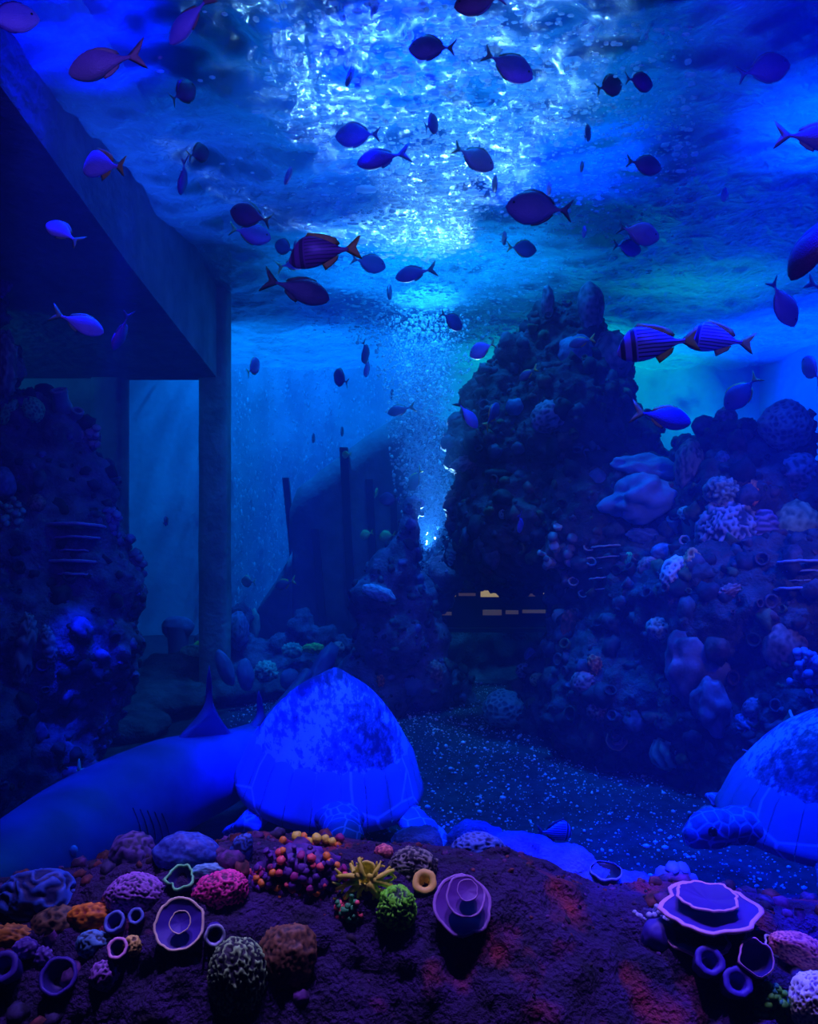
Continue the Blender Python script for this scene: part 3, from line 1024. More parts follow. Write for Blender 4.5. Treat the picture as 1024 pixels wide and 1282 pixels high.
def fish(kind, skin_, fin, px, py, ln, ang, yaw, label, roll=0, y=None, name=None, group='fish of the shoal'):
    """ln = true length in pixels at its distance; ang = direction of the head in the picture plane (0 right, 90 up); yaw > 0 turns the head away"""
    if y is None:
        y = min(0.24 * F / max(ln, 20), 9.2)
        if py < 600:
            y = min(y, 1.84 * F / (641 - py + 12))
        if px < 330:
            y = min(y, max(2.2, 1.35 * F / (512 - px)))
        if px > 560 and py > 350:
            y = min(y, 5.2)
    L = ln * y / F / 1.2
    c = P(px, py, y)
    a, w = R(ang), R(yaw)
    h = Vector((math.cos(a) * math.cos(w), math.sin(w), math.sin(a) * math.cos(w)))
    up = Vector((0, 0, 1)) if abs(h.z) < 0.93 else Vector((-1 if h.x >= 0 else 1, 0, 0.2))
    side = up.cross(h).normalized()
    up = h.cross(side).normalized()
    M = Matrix((h, side, up)).transposed()
    M = (Matrix.Rotation(R(roll), 3, h) @ M).to_4x4()
    d = KIND[kind]
    root = empty(name or {'oval': 'oval_fish', 'slim': 'forktail_fish', 'band': 'striped_fish'}[kind])
    root.matrix_world = Matrix.Translation(c + h * (0.1 * L)) @ M @ Matrix.Scale(L, 4)
    tag(root, label, FISHCAT, group)
    sk = SKINS[skin_]()
    fm = FINS[fin]

    def part(nm, key, mat, loc=None, rot=None):
        o = bpy.data.objects.new(nm, d[key])
        COL.objects.link(o)
        o.parent = root
        o.material_slots[0].link = 'OBJECT'
        o.material_slots[0].material = mat
        if loc:
            o.location = loc
        if rot:
            o.rotation_euler = rot
        return o
    part('body', 'body', sk)
    part('tail_fin', 'tail_fin', fm)
    if ln >= 22:
        part('dorsal_fin', 'dorsal_fin', fm)
        part('anal_fin', 'anal_fin', fm)
        pf = sk if fin in ('dark', 'violet', 'tan') else fm
        ex, ey, ez, er = d['eye_at']
        for s in (1, -1):
            part('eye', 'eye', eye_m, (ex, s * ey, ez))
            part('pectoral_fin', 'pectoral_fin', pf, (d['pect_at'][0], s * d['pect_at'][1], -0.04), (R(-8 * s), 0, R(-20 * s)))
    return root


FISH = [
    # kind, skin, fin, px, py, length, angle, yaw, label[, roll]
    ('oval', 'bright', 'violet', 10, 22, 74, 10, 20, 'glowing violet fish cut off by the upper left corner'),
    ('slim', 'bright', 'tan', 238, 24, 82, 214, 25, 'bright violet fish with a tan tail raised at the top edge, head down'),
    ('slim', 'tan', 'tan', 132, 79, 102, 188, 10, 'large brown and violet fish with a wide brown forked tail near the top corner'),
    ('oval', 'maroon', 'olive', 229, 116, 54, 60, 40, 'dark purple fish climbing just below the tan-tailed fish at the top'),
    ('band', 'bright', 'yellow', 130, 208, 78, 166, 30, 'striped violet fish with a pale shining gill and square yellow tail'),
    ('oval', 'maroon', 'olive', 248, 192, 44, 50, 50, 'round purple fish touching a slim diving one beside the concrete beam'),
    ('slim', 'violet', 'violet', 229, 221, 48, 250, 40, 'slim violet fish diving below the round purple fish', 40),
    ('oval', 'maroon', 'olive', 314, 270, 60, 160, 15, 'purple fish facing left, upper of a crossing pair beside the beam'),
    ('oval', 'violet', 'green', 313, 292, 56, -8, 20, 'violet fish with a greenish tail facing right, lower of the crossing pair'),
    ('slim', 'bright', 'green', 79, 291, 62, 147, 20, 'bright violet-blue slim fish before the dark beam above the left rock', 30),
    ('oval', 'maroon', 'violet', 601, 2, 66, 185, 10, 'maroon fish cut by the top edge beside the lamp glow'),
    ('oval', 'navy', 'olive', 541, 60, 62, 172, 15, 'round blue fish facing left among the upper white glint patches'),
    ('oval', 'violet', 'olive', 636, 82, 70, -22, 10, 'dark violet fish with an olive crescent tail, sloping down right of the glints'),
    ('oval', 'navy', 'violet', 438, 96, 48, 100, 62, 'narrow blue fish hanging tail-down against a white glint patch', 20),
    ('oval', 'navy', 'olive', 448, 169, 60, 176, 15, 'rounded blue fish facing left just over a slimmer maroon one'),
    ('oval', 'maroon', 'olive', 540, 156, 46, 55, 50, 'small round purple fish alone in the middle of the glints'),
    ('slim', 'maroon', 'olive', 479, 198, 66, 190, 5, 'slim maroon fish over a long white glint streak'),
    ('oval', 'tan', 'olive', 593, 197, 58, -22, 15, 'dusky purple-brown fish facing down right, right of the glint streak'),
    ('oval', 'violet', 'violet', 361, 221, 44, 110, 62, 'narrow violet-blue fish tilted upward between the beam and the glints', 20),
    ('oval', 'navy', 'dark', 620, 229, 40, 90, 80, 'tiny dark sliver of a fish seen head-on left of the big blue fish'),
    ('oval', 'navy', 'dark', 675, 261, 84, 172, 10, 'large deep blue oval fish with a thin upright tail, biggest near the centre'),
    ('oval', 'violet', 'violet', 688, 236, 32, 90, 74, 'tiny narrow fish peeking above the back of the large blue oval fish'),
    ('oval', 'maroon', 'olive', 762, 108, 54, 28, 30, 'dark maroon fish facing up right, rear one of a touching pair'),
    ('oval', 'maroon', 'olive', 800, 102, 48, 5, 30, 'dark maroon fish leading a touching pair under the bright ripples'),
    ('oval', 'maroon', 'olive', 956, 87, 72, 14, 5, 'dark plum fish with a forked tail, alone over the bright blue right wall'),
    ('oval', 'navy', 'olive', 735, 168, 38, 62, 45, 'small dark blue fish climbing below the maroon pair'),
    ('oval', 'navy', 'dark', 729, 208, 26, 90, 78, 'tiny dark fish seen edge-on under the small climbing blue fish'),
    ('oval', 'maroon', 'olive', 806, 206, 50, -6, 15, 'round dark plum fish with an olive tail in the rippled light'),
    ('oval', 'violet', 'violet', 908, 244, 34, 80, 66, 'small blurred violet fish seen edge-on near the right wall corner'),
    ('oval', 'violet', 'violet', 732, 290, 28, 90, 78, 'tiny violet sliver of a fish right of the large blue oval fish'),
    ('oval', 'tan', 'olive', 799, 291, 58, -12, 10, 'brownish purple fish overlapping a violet one, upper of the two'),
    ('oval', 'violet', 'olive', 785, 310, 44, -4, 20, 'violet fish tucked under a brownish purple one'),
    ('slim', 'tan', 'tan', 1016, 172, 92, -2, 5, 'orange-brown fish with a tan forked tail, cut off by the right edge'),
    ('slim', 'maroon', 'dark', 1022, 300, 110, 242, 20, 'big dark maroon fish diving at the right edge', 20),
    ('oval', 'tan', 'olive', 980, 379, 68, -58, 10, 'purple-brown fish nosing down with its olive tail up by the right wall'),
    ('slim', 'dusk', 'olive', 1034, 366, 62, -25, 15, 'fish at the right edge showing only its dark olive tail'),
    ('oval', 'tan', 'tan', 1016, 463, 50, 100, 45, 'small dusky rounded fish at the right edge above the reef'),
    ('band', 'band', 'yellow', 823, 431, 100, 186, 8, 'large blue striped fish with yellow fin edges beside the reef peak'),
    ('band', 'band', 'yellow', 900, 426, 84, 166, 32, 'blue striped fish with a bright yellow forked tail, following a larger striped one'),
    ('oval', 'navy', 'yellow', 929, 491, 56, 228, 15, 'blue fish nosing down toward the right reef with its yellow tail raised'),
    ('slim', 'navy', 'yellow', 829, 522, 76, -10, 5, 'plain blue fish with a yellow tail gliding right beside the reef peak'),
    ('slim', 'bright', 'green', 98, 404, 64, -20, 15, 'glowing bright blue fish facing right in front of the dark archway'),
    ('slim', 'violet', 'violet', 152, 415, 54, 240, 20, 'thin violet fish seen from above, slanting before the dark archway', 75),
    ('oval', 'violet', 'green', 317, 460, 40, 66, 55, 'small violet-blue fish tilted up right of the archway pillar'),
    ('oval', 'navy', 'olive', 357, 310, 40, 150, 30, 'small blue fish half hidden behind the maroon striped fish'),
    ('oval', 'maroon', 'dark', 370, 311, 36, 95, 70, 'narrow dark purple fish at the snout of the maroon striped fish'),
    ('band', 'bandred', 'yellow', 406, 316, 94, 184, 12, 'large maroon striped fish with yellow-edged fins facing left'),
    ('slim', 'violet', 'green', 366, 331, 46, 20, 30, 'violet fish with a green tail partly under the maroon striped fish'),
    ('slim', 'dusk', 'olive', 372, 362, 84, -16, 5, 'large dark blue-grey fish with an olive forked tail facing right'),
    ('oval', 'navy', 'olive', 461, 329, 46, -10, 15, 'blue fish facing right just ahead of the maroon striped fish tail'),
    ('slim', 'navy', 'olive', 520, 342, 52, 190, 10, 'slim navy fish facing left in the middle, under the glints'),
    ('oval', 'navy', 'dark', 487, 366, 38, 75, 72, 'thin dark fish tilted upright left of the slim navy fish'),
    ('oval', 'navy', 'dark', 632, 298, 34, 95, 76, 'narrow dark fish upright beside a blue fish under the large oval one'),
    ('oval', 'navy', 'yellow', 653, 311, 42, 0, 20, 'rounded blue fish with a yellowish tail under the large oval one'),
    ('oval', 'navy', 'olive', 565, 401, 40, -28, 35, 'small navy fish nosing down left of the reef peak'),
    ('oval', 'bright', 'green', 604, 437, 42, 200, 40, 'bright blue fish with spread greenish fins left of the reef peak'),
    ('oval', 'navy', 'dark', 457, 440, 40, 275, 55, 'narrow dark fish pointing down, upper of two in line', 20),
    ('oval', 'violet', 'violet', 459, 460, 32, 270, 55, 'narrow blue-violet fish pointing down, lower of two in line', 20),
    ('oval', 'dusk', 'olive', 427, 474, 42, 140, 50, 'round grey-blue fish alone before the bright wall streaks'),
    ('oval', 'navy', 'dark', 491, 495, 28, 95, 72, 'tiny dark fish upright above a small navy fish in the bubble plume'),
    ('slim', 'navy', 'olive', 502, 513, 36, 192, 15, 'small navy fish facing left inside the bubble plume'),
    ('slim', 'bright', 'olive', 585, 519, 44, -50, 20, 'vivid blue fish slanting downward at the left flank of the reef peak'),
    ('slim', 'dusk', 'yellow', 616, 520, 44, 60, 30, 'dark fish with a pale yellow forked tail before the reef flank'),
    ('slim', 'dusk', 'yellow', 661, 468, 30, 210, 40, 'small dim fish with yellowish fins high on the reef flank'),
    ('slim', 'dusk', 'yellow', 728, 428, 34, 190, 30, 'small dim fish showing a pale yellow tail close under the reef top'),
    ('slim', 'bright', 'violet', 651, 655, 34, 280, 45, 'narrow bright blue fish hovering before the dark cave mouth', 30),
    ('oval', 'dusk', 'dark', 392, 549, 24, 90, 76, 'tiny dark fish edge-on before the bright back wall, left of its twin'),
    ('oval', 'dusk', 'dark', 428, 541, 24, 90, 72, 'tiny dark fish edge-on just over the sloping hull edge'),
    ('oval', 'teal', 'yellow', 520, 600, 36, 240, 30, 'olive-grey round fish just over the neck of the leaning rock'),
    ('oval', 'lemon', 'yellow', 434, 569, 20, 180, 50, 'tiny pale greenish fish below the sloping hull edge'),
    ('slim', 'lemon', 'yellow', 471, 618, 22, 80, 50, 'tiny yellow-green fish upright before the hull ribs'),
    ('oval', 'navy', 'violet', 488, 625, 32, 180, 30, 'dim blue fish before the hull, left of the leaning rock neck'),
    ('oval', 'lemon', 'yellow', 459, 669, 24, 200, 40, 'small yellow and blue fish before the hull, left of a similar one'),
    ('oval', 'lemon', 'yellow', 485, 671, 28, 190, 40, 'small bright yellow-green fish beside the leaning rock'),
    ('slim', 'dusk', 'yellow', 357, 731, 34, 200, 30, 'dim fish with a yellow tail before the lower hull corner'),
    ('oval', 'teal', 'green', 311, 728, 28, 180, 40, 'round teal fish right of the archway pillar near the sea bed'),
    ('oval', 'dusk', 'dark', 207, 653, 24, 90, 74, 'tiny dark fish in the bright archway opening'),
]
for a in FISH:
    # crossing fish pass one behind the other
    deeper = 'tucked under' in a[8] or 'rear one' in a[8] or 'half hidden' in a[8] or 'partly under' in a[8] or 'lower of the crossing' in a[8]
    roll = a[9] if len(a) > 9 else 0
    f_ = fish(*a[:9], roll=roll)
    if deeper:
        q_ = f_.matrix_world.translation
        f_.location = Vector((0, 0, CAMZ)) + (q_ - Vector((0, 0, CAMZ))) * 1.06
fish('band', 'band', 'dark', 694, 1042, 58, -12, 30, 'small striped fish hovering over the sand behind the blue rock lip', y=3.6)

# ------------------------------------------------------------------ shark
shark_m = mat_noise('shark skin', (0.04, 0.05, 0.17), (0.07, 0.085, 0.26), 5, 0.6, 0.2, 0.004, 160)
spine = [P(-150, 1195, 2.75), P(-60, 1150, 2.9), P(30, 1100, 3.25), P(115, 1040, 3.72), P(205, 992, 4.18), P(270, 968, 4.45), P(312, 944, 4.66), P(340, 914, 4.95), P(364, 876, 5.25), P(386, 842, 5.45)]
rad = [0.10, 0.19, 0.245, 0.262, 0.258, 0.22, 0.165, 0.10, 0.06, 0.04]
shark = empty('shark', (-1.24, 4.2, 0.06))
tag(shark, 'large grey shark resting on the sand with two upright back fins', 'shark')
NR, NS = 48, 24
T_ = np.linspace(0, len(spine) - 1, NR)
idx = np.arange(len(spine))
pc = np.stack([cr(idx, [s[k] for s in spine], T_) for k in range(3)], -1)
rr = np.array(cr(idx, rad, T_))
v = []
for i in range(NR):
    tg = Vector(pc[min(i + 1, NR - 1)] - pc[max(i - 1, 0)]).normalized()
    side = tg.cross(Vector((0, 0, 1))).normalized()
    up = side.cross(tg).normalized()
    for j in range(NS):
        a = 2 * math.pi * j / NS
        ca, sa = math.cos(a), math.sin(a)
        v.append(Vector(pc[i]) + side * (rr[i] * 1.0 * ca) + up * (rr[i] * (1.0 if sa > 0 else 0.82) * sa) - shark.location)
fs_ = [tuple(q) for q in grid_faces(NR, NS, True)] + [tuple(reversed(range(NS))), tuple(range((NR - 1) * NS, NR * NS))]
link('body', mesh('shark_body', v, fs_), shark_m, shark)


def solid_fin(name, pts, thick, parent, mat, axis=None):
    """3-D outline (closed) swollen to a lens"""
    pts = [Vector(p) for p in pts]
    n = len(pts)
    c = sum(pts, Vector()) / n
    nrm = Vector()
    for i in range(n):
        nrm += (pts[i] - c).cross(pts[(i + 1) % n] - c)
    nrm.normalize()
    v = [p for p in pts]
    for s in (1, -1):
        for k in (0.7, 0.35):
            v += [c + (p - c) * k + nrm * (s * thick * (0.35 if k == 0.7 else 0.5)) for p in pts]
        v.append(c + nrm * (s * thick * 0.55))
    f = []
    for s, o in ((1, n), (-1, 3 * n + 1)):
        def F_(*q):
            f.append(q if s > 0 else tuple(reversed(q)))
        for i in range(n):
            j = (i + 1) % n
            F_(i, j, o + j, o + i)
            F_(o + i, o + j, o + n + j, o + n + i)
            F_(o + n + i, o + n + j, o + 2 * n)
    return link(name, mesh(name, [p - parent.location for p in v], f), mat, parent)


def fin_between(name, tip, b0, b1, back, thick, sink=0.05):
    """dorsal fin from the two base ends to a swept tip with flared feet"""
    tip, b0, b1 = Vector(tip), Vector(b0), Vector(b1)
    pts = []
    for t in np.linspace(0, 1, 8):
        q = b0.lerp(tip, t)
        q += (b1 - b0) * (0.22 * math.sin(math.pi * t))
        pts.append(q)
    for t in np.linspace(0.06, 1, 8):
        q = tip.lerp(b1, t)
        q += (b0 - b1) * (back * math.sin(math.pi * t))
        pts.append(q)
    pts += [b1 - Vector((0, 0, sink)), b0 - Vector((0, 0, sink))]
    return solid_fin(name, pts, thick, shark, shark_m)


fin_between('dorsal_fin', P(262, 832, 4.40), P(218, 930, 4.24), P(296, 928, 4.52), 0.16, 0.06)
fin_between('dorsal_fin', P(324, 864, 4.70), P(298, 928, 4.56), P(352, 915, 4.90), 0.16, 0.05)
solid_fin('caudal_fin', [P(356, 896, 5.0), P(372, 866, 5.3), P(388, 838, 5.45), P(402, 814, 5.5), P(415, 803, 5.55), P(425, 811, 5.58), P(419, 832, 5.58), P(410, 856, 5.55), P(404, 880, 5.5), P(396, 905, 5.4), P(384, 925, 5.3), P(368, 918, 5.15)], 0.05, shark, shark_m)
solid_fin('pectoral_fin', [P(196, 1050, 3.95), P(225, 1040, 4.05), P(252, 1056, 3.9), P(266, 1078, 3.75), P(262, 1096, 3.65), P(238, 1088, 3.7), P(212, 1074, 3.8)], 0.05, shark, shark_m)
sv, sf = ico(2)
e = link('eye', mesh('shark_eye', sv * np.array([.016, .016, .022]), sf), mat_plain('shark eye', (0.6, 0.65, 0.8), 0.2), shark)
ref_ring = Vector(pc[8])
BV['shark'] = BVHTree.FromPolygons([Vector(q) + shark.location for q in v], fs_)
h_, n_, ok_ = hit(91, 1066, ['shark'], 3.2)
e.location = h_ + n_ * 0.006 - shark.location
gill_m = mat_plain('gill slit', (0.03, 0.04, 0.08), 0.7)
for k in range(5):
    pts = []
    for t in np.linspace(0, 1, 9):
        px = 166 + k * 7 + 10 * math.sin(math.pi * t * 0.5) + 2 * k
        py = 1012 + 36 * t + k * 1.5
        h_, n_, ok_ = hit(px, py, ['shark'], 3.5)
        if ok_:
            pts.append((h_, n_))
    if len(pts) > 3:
        v2, f2 = [], []
        for h_, n_ in pts:
            for dx, dn in ((-.006, -.002), (0, .004), (.006, -.002)):
                v2.append(h_ + n_ * dn + Vector((dx, 0, 0)) - shark.location)
        link('gill_slit', mesh('gill_slit', v2, grid_faces(len(pts), 3)), gill_m, shark)


# ------------------------------------------------------------------ turtles
def scale_mat(name, cell, edge, scale, width=0.06, mottle=None):
    if name in MATS:
        return MATS[name]
    m, nt, b = nodes_of(name)
    v = coords(nt)
    vo = nt.nodes.new('ShaderNodeTexVoronoi')
    vo.feature = 'DISTANCE_TO_EDGE'
    vo.inputs['Scale'].default_value = scale
    vo.inputs['Randomness'].default_value = 0.7
    nt.links.new(v, vo.inputs['Vector'])
    nt.links.new(ramp(nt, vo.outputs['Distance'], [(width * .4, edge), (width, cell)]), b.inputs['Base Color'])
    b.inputs['Roughness'].default_value = 0.6
    bump(nt, b, vo.outputs['Distance'], 0.5, 0.02)
    MATS[name] = m
    return m


def shell_mat(name):
    """algae-streaked shell: dark brown blotches over a pale ground, drawn out front to back"""
    m, nt, b = nodes_of(name)
    v = coords(nt, (3.0, 14.0, 14.0))
    n1 = nt.nodes.new('ShaderNodeTexNoise')
    n1.inputs['Scale'].default_value = 2.6
    n1.inputs['Detail'].default_value = 9
    n1.inputs['Roughness'].default_value = 0.7
    nt.links.new(v, n1.inputs['Vector'])
    v2 = coords(nt)
    n2 = nt.nodes.new('ShaderNodeTexNoise')
    n2.inputs['Scale'].default_value = 3.2
    n2.inputs['Detail'].default_value = 3
    nt.links.new(v2, n2.inputs['Vector'])
    ad = nt.nodes.new('ShaderNodeMath')
    ad.operation = 'MULTIPLY_ADD'
    nt.links.new(n2.outputs[0], ad.inputs[0])
    ad.inputs[1].default_value = 0.9
    nt.links.new(n1.outputs[0], ad.inputs[2])
    nt.links.new(ramp(nt, ad.outputs[0], [(0.82, (0.03, 0.03, 0.08)), (1.0, (0.22, 0.24, 0.36)), (1.2, (0.62, 0.64, 0.78))]), b.inputs['Base Color'])
    b.inputs['Roughness'].default_value = 0.5
    bump(nt, b, n1.outputs[0], 0.25, 0.01)
    return m


shellm = shell_mat('turtle shell')
skinm = scale_mat('turtle scales', (0.10, 0.12, 0.22), (0.42, 0.45, 0.6), 17, 0.07)
rimm = scale_mat('shell rim', (0.26, 0.28, 0.4), (0.7, 0.72, 0.85), 3, 0.02)


def outline(a):
    """carapace half outline: angle 0 = front"""
    x = 0.5 * math.cos(a)
    t = (x + 0.5)
    w = 0.43 * math.sin(a) * (0.80 + 0.34 * t - 0.14 * t * t)
    if x < -0.1:
        w *= 1 - 0.6 * ((-x - 0.1) / 0.4) ** 1.5
    return x, w


def turtle(name, loc, yaw, pitch, rollr, size, label, flippers):
    root = empty(name)
    M = Matrix.Translation(loc) @ Matrix.Rotation(yaw, 4, 'Z') @ Matrix.Rotation(pitch, 4, 'Y') @ Matrix.Rotation(rollr, 4, 'X') @ Matrix.Scale(size, 4)
    root.matrix_world = M
    tag(root, label, 'turtle')
    # domed shell, with a keel along its middle
    na, nr = 72, 22
    v = [(0.0, 0.0, 0.438)]
    for i in range(1, nr + 1):
        r = i / nr
        for j in range(na):
            a = 2 * math.pi * j / na
            x, w = outline(a)
            z = 0.42 * (1 - r ** 2.0) ** 0.92 + 0.02 * math.exp(-(w * r / 0.06) ** 2) * (1 - r)
            z += 0.006 * noise.noise(Vector((x * r * 5, w * r * 5, 1.3)))
            if r > 0.9:
                z -= 0.02 * (r - 0.9) / 0.1
            v.append((x * r, w * r, z))
    f = [(0, 1 + j, 1 + (j + 1) % na) for j in range(na)]
    for i in range(nr - 1):
        for j in range(na):
            a = 1 + i * na + j
            b2 = 1 + i * na + (j + 1) % na
            f.append((a, a + na, b2 + na, b2))
    # underside
    k0 = len(v)
    for j in range(na):
        a = 2 * math.pi * j / na
        x, w = outline(a)
        v.append((x * .93, w * .93, -0.045))
    v.append((0, 0, -0.07))
    o0 = 1 + (nr - 1) * na
    for j in range(na):
        f.append((o0 + j, k0 + j, k0 + (j + 1) % na, o0 + (j + 1) % na))
        f.append((k0 + j, len(v) - 1, k0 + (j + 1) % na))
    link('shell', mesh('turtle_shell', v, f), shellm, root)
    # the plates round the edge, one by one
    for k in range(24):
        a0, a1 = 2 * math.pi * (k + 0.012) / 24, 2 * math.pi * (k + 0.988) / 24
        vv_ = []
        for t in np.linspace(0, 1, 5):
            a = a0 + (a1 - a0) * t
            x, w = outline(a)
            bow = 0.02 * math.sin(math.pi * t)
            for r, dz in ((0.84 - bow, 0.004), (0.90, 0.013), (1.0, 0.010), (1.025, -0.012), (1.0, -0.045)):
                rr_ = min(r, 1)
                z = 0.42 * (1 - rr_ ** 2.0) ** 0.92 if r < 1 else 0
                if rr_ > 0.9:
                    z -= 0.02 * (rr_ - 0.9) / 0.1
                vv_.append((x * r, w * r, z + dz))
        link('edge_scute', mesh('edge_scute', vv_, [tuple(reversed(q)) for q in grid_faces(5, 5)]), rimm, root)
    # body, neck, head and flippers: one skin
    lumps = [((0, 0, -0.02), (0.44, 0.34, 0.09), None), ((0.38, 0, -0.02), (0.16, 0.14, 0.085), None), ((0.52, 0, -0.005), (0.12, 0.085, 0.075), None),
             ((0.645, 0, 0.0), (0.115, 0.08, 0.08), None), ((0.72, 0, -0.015), (0.06, 0.055, 0.055), None)]
    for s, chain in flippers:
        for i in range(len(chain) - 1):
            p0, p1 = Vector(chain[i][:3]), Vector(chain[i + 1][:3])
            w0, w1 = chain[i][3], chain[i + 1][3]
            for t in np.linspace(0, 1, 5):
                p = p0.lerp(p1, t)
                w = w0 + (w1 - w0) * t
                d = (p1 - p0).normalized()
                z = Vector((0, 0, 1))
                z = (z - d * z.dot(d)).normalized()
                m3 = np.array([d, z.cross(d), z]).T
                lumps.append((tuple(p), ((p1 - p0).length * .3, w, 0.028), m3))
    lumps += [((-0.4, s * 0.2, -0.03), (0.15, 0.075, 0.03), None) for s in (1, -1)]
    me = fused('turtle_body', lumps, 0.014, 3)
    link('body', me, skinm, root)
    sv, sf = ico(2)
    for s in (1, -1):
        link('eye', mesh('turtle_eye', sv * 0.02 + np.array([0.695, s * 0.058, 0.022]), sf), eye_m, root)
    return root


turtle('sea_turtle', P(412, 985, 4.25) + Vector((0.0, 0.02, 0.10)), R(-80), R(7), R(-4), 1.14,
       'sea turtle with a broad domed shell facing the viewer beside the shark',
       [(1, [(0.28, 0.26, -0.03, .07), (0.48, 0.36, -0.08, .095), (0.56, 0.52, -0.15, .085), (0.58, 0.68, -0.2, .05)]), (-1, [(0.28, -0.26, -0.03, .07), (0.34, -0.34, -0.10, .07), (0.2, -0.4, -0.2, .05)])])
turtle('sea_turtle', P(1062, 1066, 3.1) + Vector((0.0, 0.08, 0.14)), R(-160), R(1), R(-6), 0.90,
       'sea turtle half out of the frame behind the right-hand plate coral',
       [(1, [(0.3, 0.26, -0.03, .07), (0.40, 0.40, -0.08, .09), (0.30, 0.56, -0.16, .07), (0.16, 0.7, -0.2, .04)]), (-1, [(0.28, -0.26, -0.03, .07), (0.32, -0.34, -0.08, .07), (0.16, -0.4, -0.14, .05)])])

# ------------------------------------------------------------------ corals
def relief(kind, q, d):
    """0..1 relief at the point q (noise space), d = direction on the unit ball"""
    if kind == 'maze':
        w = Vector((noise.noise(q * 1.3 + Vector((3, 1, 7))), noise.noise(q * 1.3 + Vector((9, 4, 2))), 0)) * 0.4
        return 0.5 + 0.5 * math.sin(11 * noise.noise(q + w))
    if kind == 'cells':
        ds, _ = noise.voronoi(q)
        return 1 - min(1, (ds[1] - ds[0]) / 0.45)
    if kind == 'knobs':
        ds, _ = noise.voronoi(q)
        return max(0, 1 - ds[0] * 1.25)
    if kind == 'fuzz':
        return 0.5 + 0.5 * noise.fractal(q, 0.6, 2.0, 4)
    if kind == 'lines':
        return 0.5 + 0.5 * math.sin(q.z * 9 + 3.2 * noise.noise(q * 0.7))
    if kind == 'folds':
        a = math.atan2(d.y, d.x)
        return 0.5 + 0.5 * math.sin(a * 9 + 2.5 * noise.noise(q * 0.8))
    return 0.5 + 0.4 * noise.fractal(q * 0.4, 1, 2, 3)


def blob_mesh(name, rad, kind, freq, amp, n=4, seed=0.0, shape=0.12):
    sv, sf = ico(n)
    out = np.empty_like(sv)
    rg = np.empty(len(sv))
    r = np.array(rad)
    m = float(np.mean(r))
    for i, p in enumerate(sv):
        d = Vector(p)
        q = Vector(p * r / m) * freq + Vector((seed, seed * 1.7, -seed))
        h = relief(kind, q, d)
        rg[i] = h
        lowf = 1 + shape * noise.fractal(d * 1.4 + Vector((seed, 0, seed)), 1, 2, 2)
        out[i] = p * r * lowf + p * m * amp * (h - 0.5)
    return mesh(name, out, sf, rg)


_seed = [0.0]


def place(px, py, keys, y, sink):
    h_, n_, ok = hit(px, py, keys, y)
    return h_ - n_ * sink, n_


def blob(name, label, px, py, rx, rz, kind, freq, amp, mat, keys, y=2.1, n=4, group=None, tilt=0, cat='coral', sink=0.25, deep=0.8, parent=None, shape=0.12, dy=0):
    _seed[0] += 1.37
    c, nrm = place(px, py, keys, y, 0)
    k = c.y / F
    rx, rz = rx * k, rz * k
    ry = deep * min(rx, rz) if deep else 0.02
    me = blob_mesh(name, (rx, ry, rz), kind, freq, amp, n, _seed[0], shape)
    o = link(name, me, mat, parent)
    o.location = c + Vector((0, ry * sink * 2 - 0.25 * ry + dy, 0))
    o.rotation_euler = (0, R(tilt), 0)
    if parent is not None:
        o.location = o.location - parent.location
    else:
        tag(o, label, cat, group)
    return o


def lathe(name, prof, nseg=28, wav=0.0, seed=0.0, lobes=5, ridge_from=None):
    """profile (r, z) turned about z with a wavy radius"""
    v, rg = [], []
    for i, (r, z) in enumerate(prof):
        for j in range(nseg):
            a = 2 * math.pi * j / nseg
            q = Vector((math.cos(a) * 1.3, math.sin(a) * 1.3, seed))
            w = 1 + wav * noise.noise(q * 1.4) + wav * 0.35 * noise.noise(q * 4)
            v.append((r * w * math.cos(a), r * w * math.sin(a), z + wav * 0.35 * r * noise.noise(q * 1.7 + Vector((5, 0, 0)))))
            rg.append(0.5 if ridge_from is None else 1.0 if i >= ridge_from else 0.0)
    return mesh(name, v, grid_faces(len(prof), nseg, True), rg)


def axis_obj(o, c, axis):
    o.location = c
    o.rotation_mode = 'QUATERNION'
    o.rotation_quaternion = Vector(axis).normalized().to_track_quat('Z', 'Y')


def tube(name, label, px, py, r, mat, rim_mat, keys, y=2.1, axis=(0, -0.72, 0.62), length=1.6, hole=0.55, group=None, wav=0.12, cat='sponge', parent=None, off=0.72, flare=1.0):
    """a hollow tube with a thick pale rim"""
    _seed[0] += 1.1
    c, nrm = place(px, py, keys, y, 0)
    r = r * c.y / F
    L = r * length
    prof = [(r * .80 / flare, -L), (r * .86 / flare, -L * .6), (r * .9, -L * .3), (r * 0.95, -L * .08), (r * 0.98, 0)]
    inner = [(r * hole * 1.1, 0.0), (r * hole, -L * .12), (r * hole * .9, -L * .5), (r * hole * .55, -L * .8), (0.0005, -L * .82)]
    o = link(name, lathe(name, prof, 28, wav, _seed[0]), mat, parent)
    ax = Vector(axis).normalized()
    axis_obj(o, c + ax * (L * off), axis)
    if parent is not None:
        o.location = o.location - parent.location
    rp = [(r * 0.98, -0.02 * r), (r * 1.0, r * .06), (r * .93, r * .13), (r * (.5 + hole * .5), r * .15), (r * hole * 1.12, r * .08)] + inner[:2]
    lip_prof = rp[:6]
    rim = link('rim', lathe('rim', lip_prof, 28, wav, _seed[0]), rim_mat, o)
    ins = link('inside', lathe('inside', inner, 20, wav * .5, _seed[0]), mat, o) if parent is None else None
    if parent is None:
        tag(o, label, cat, group)
    return o


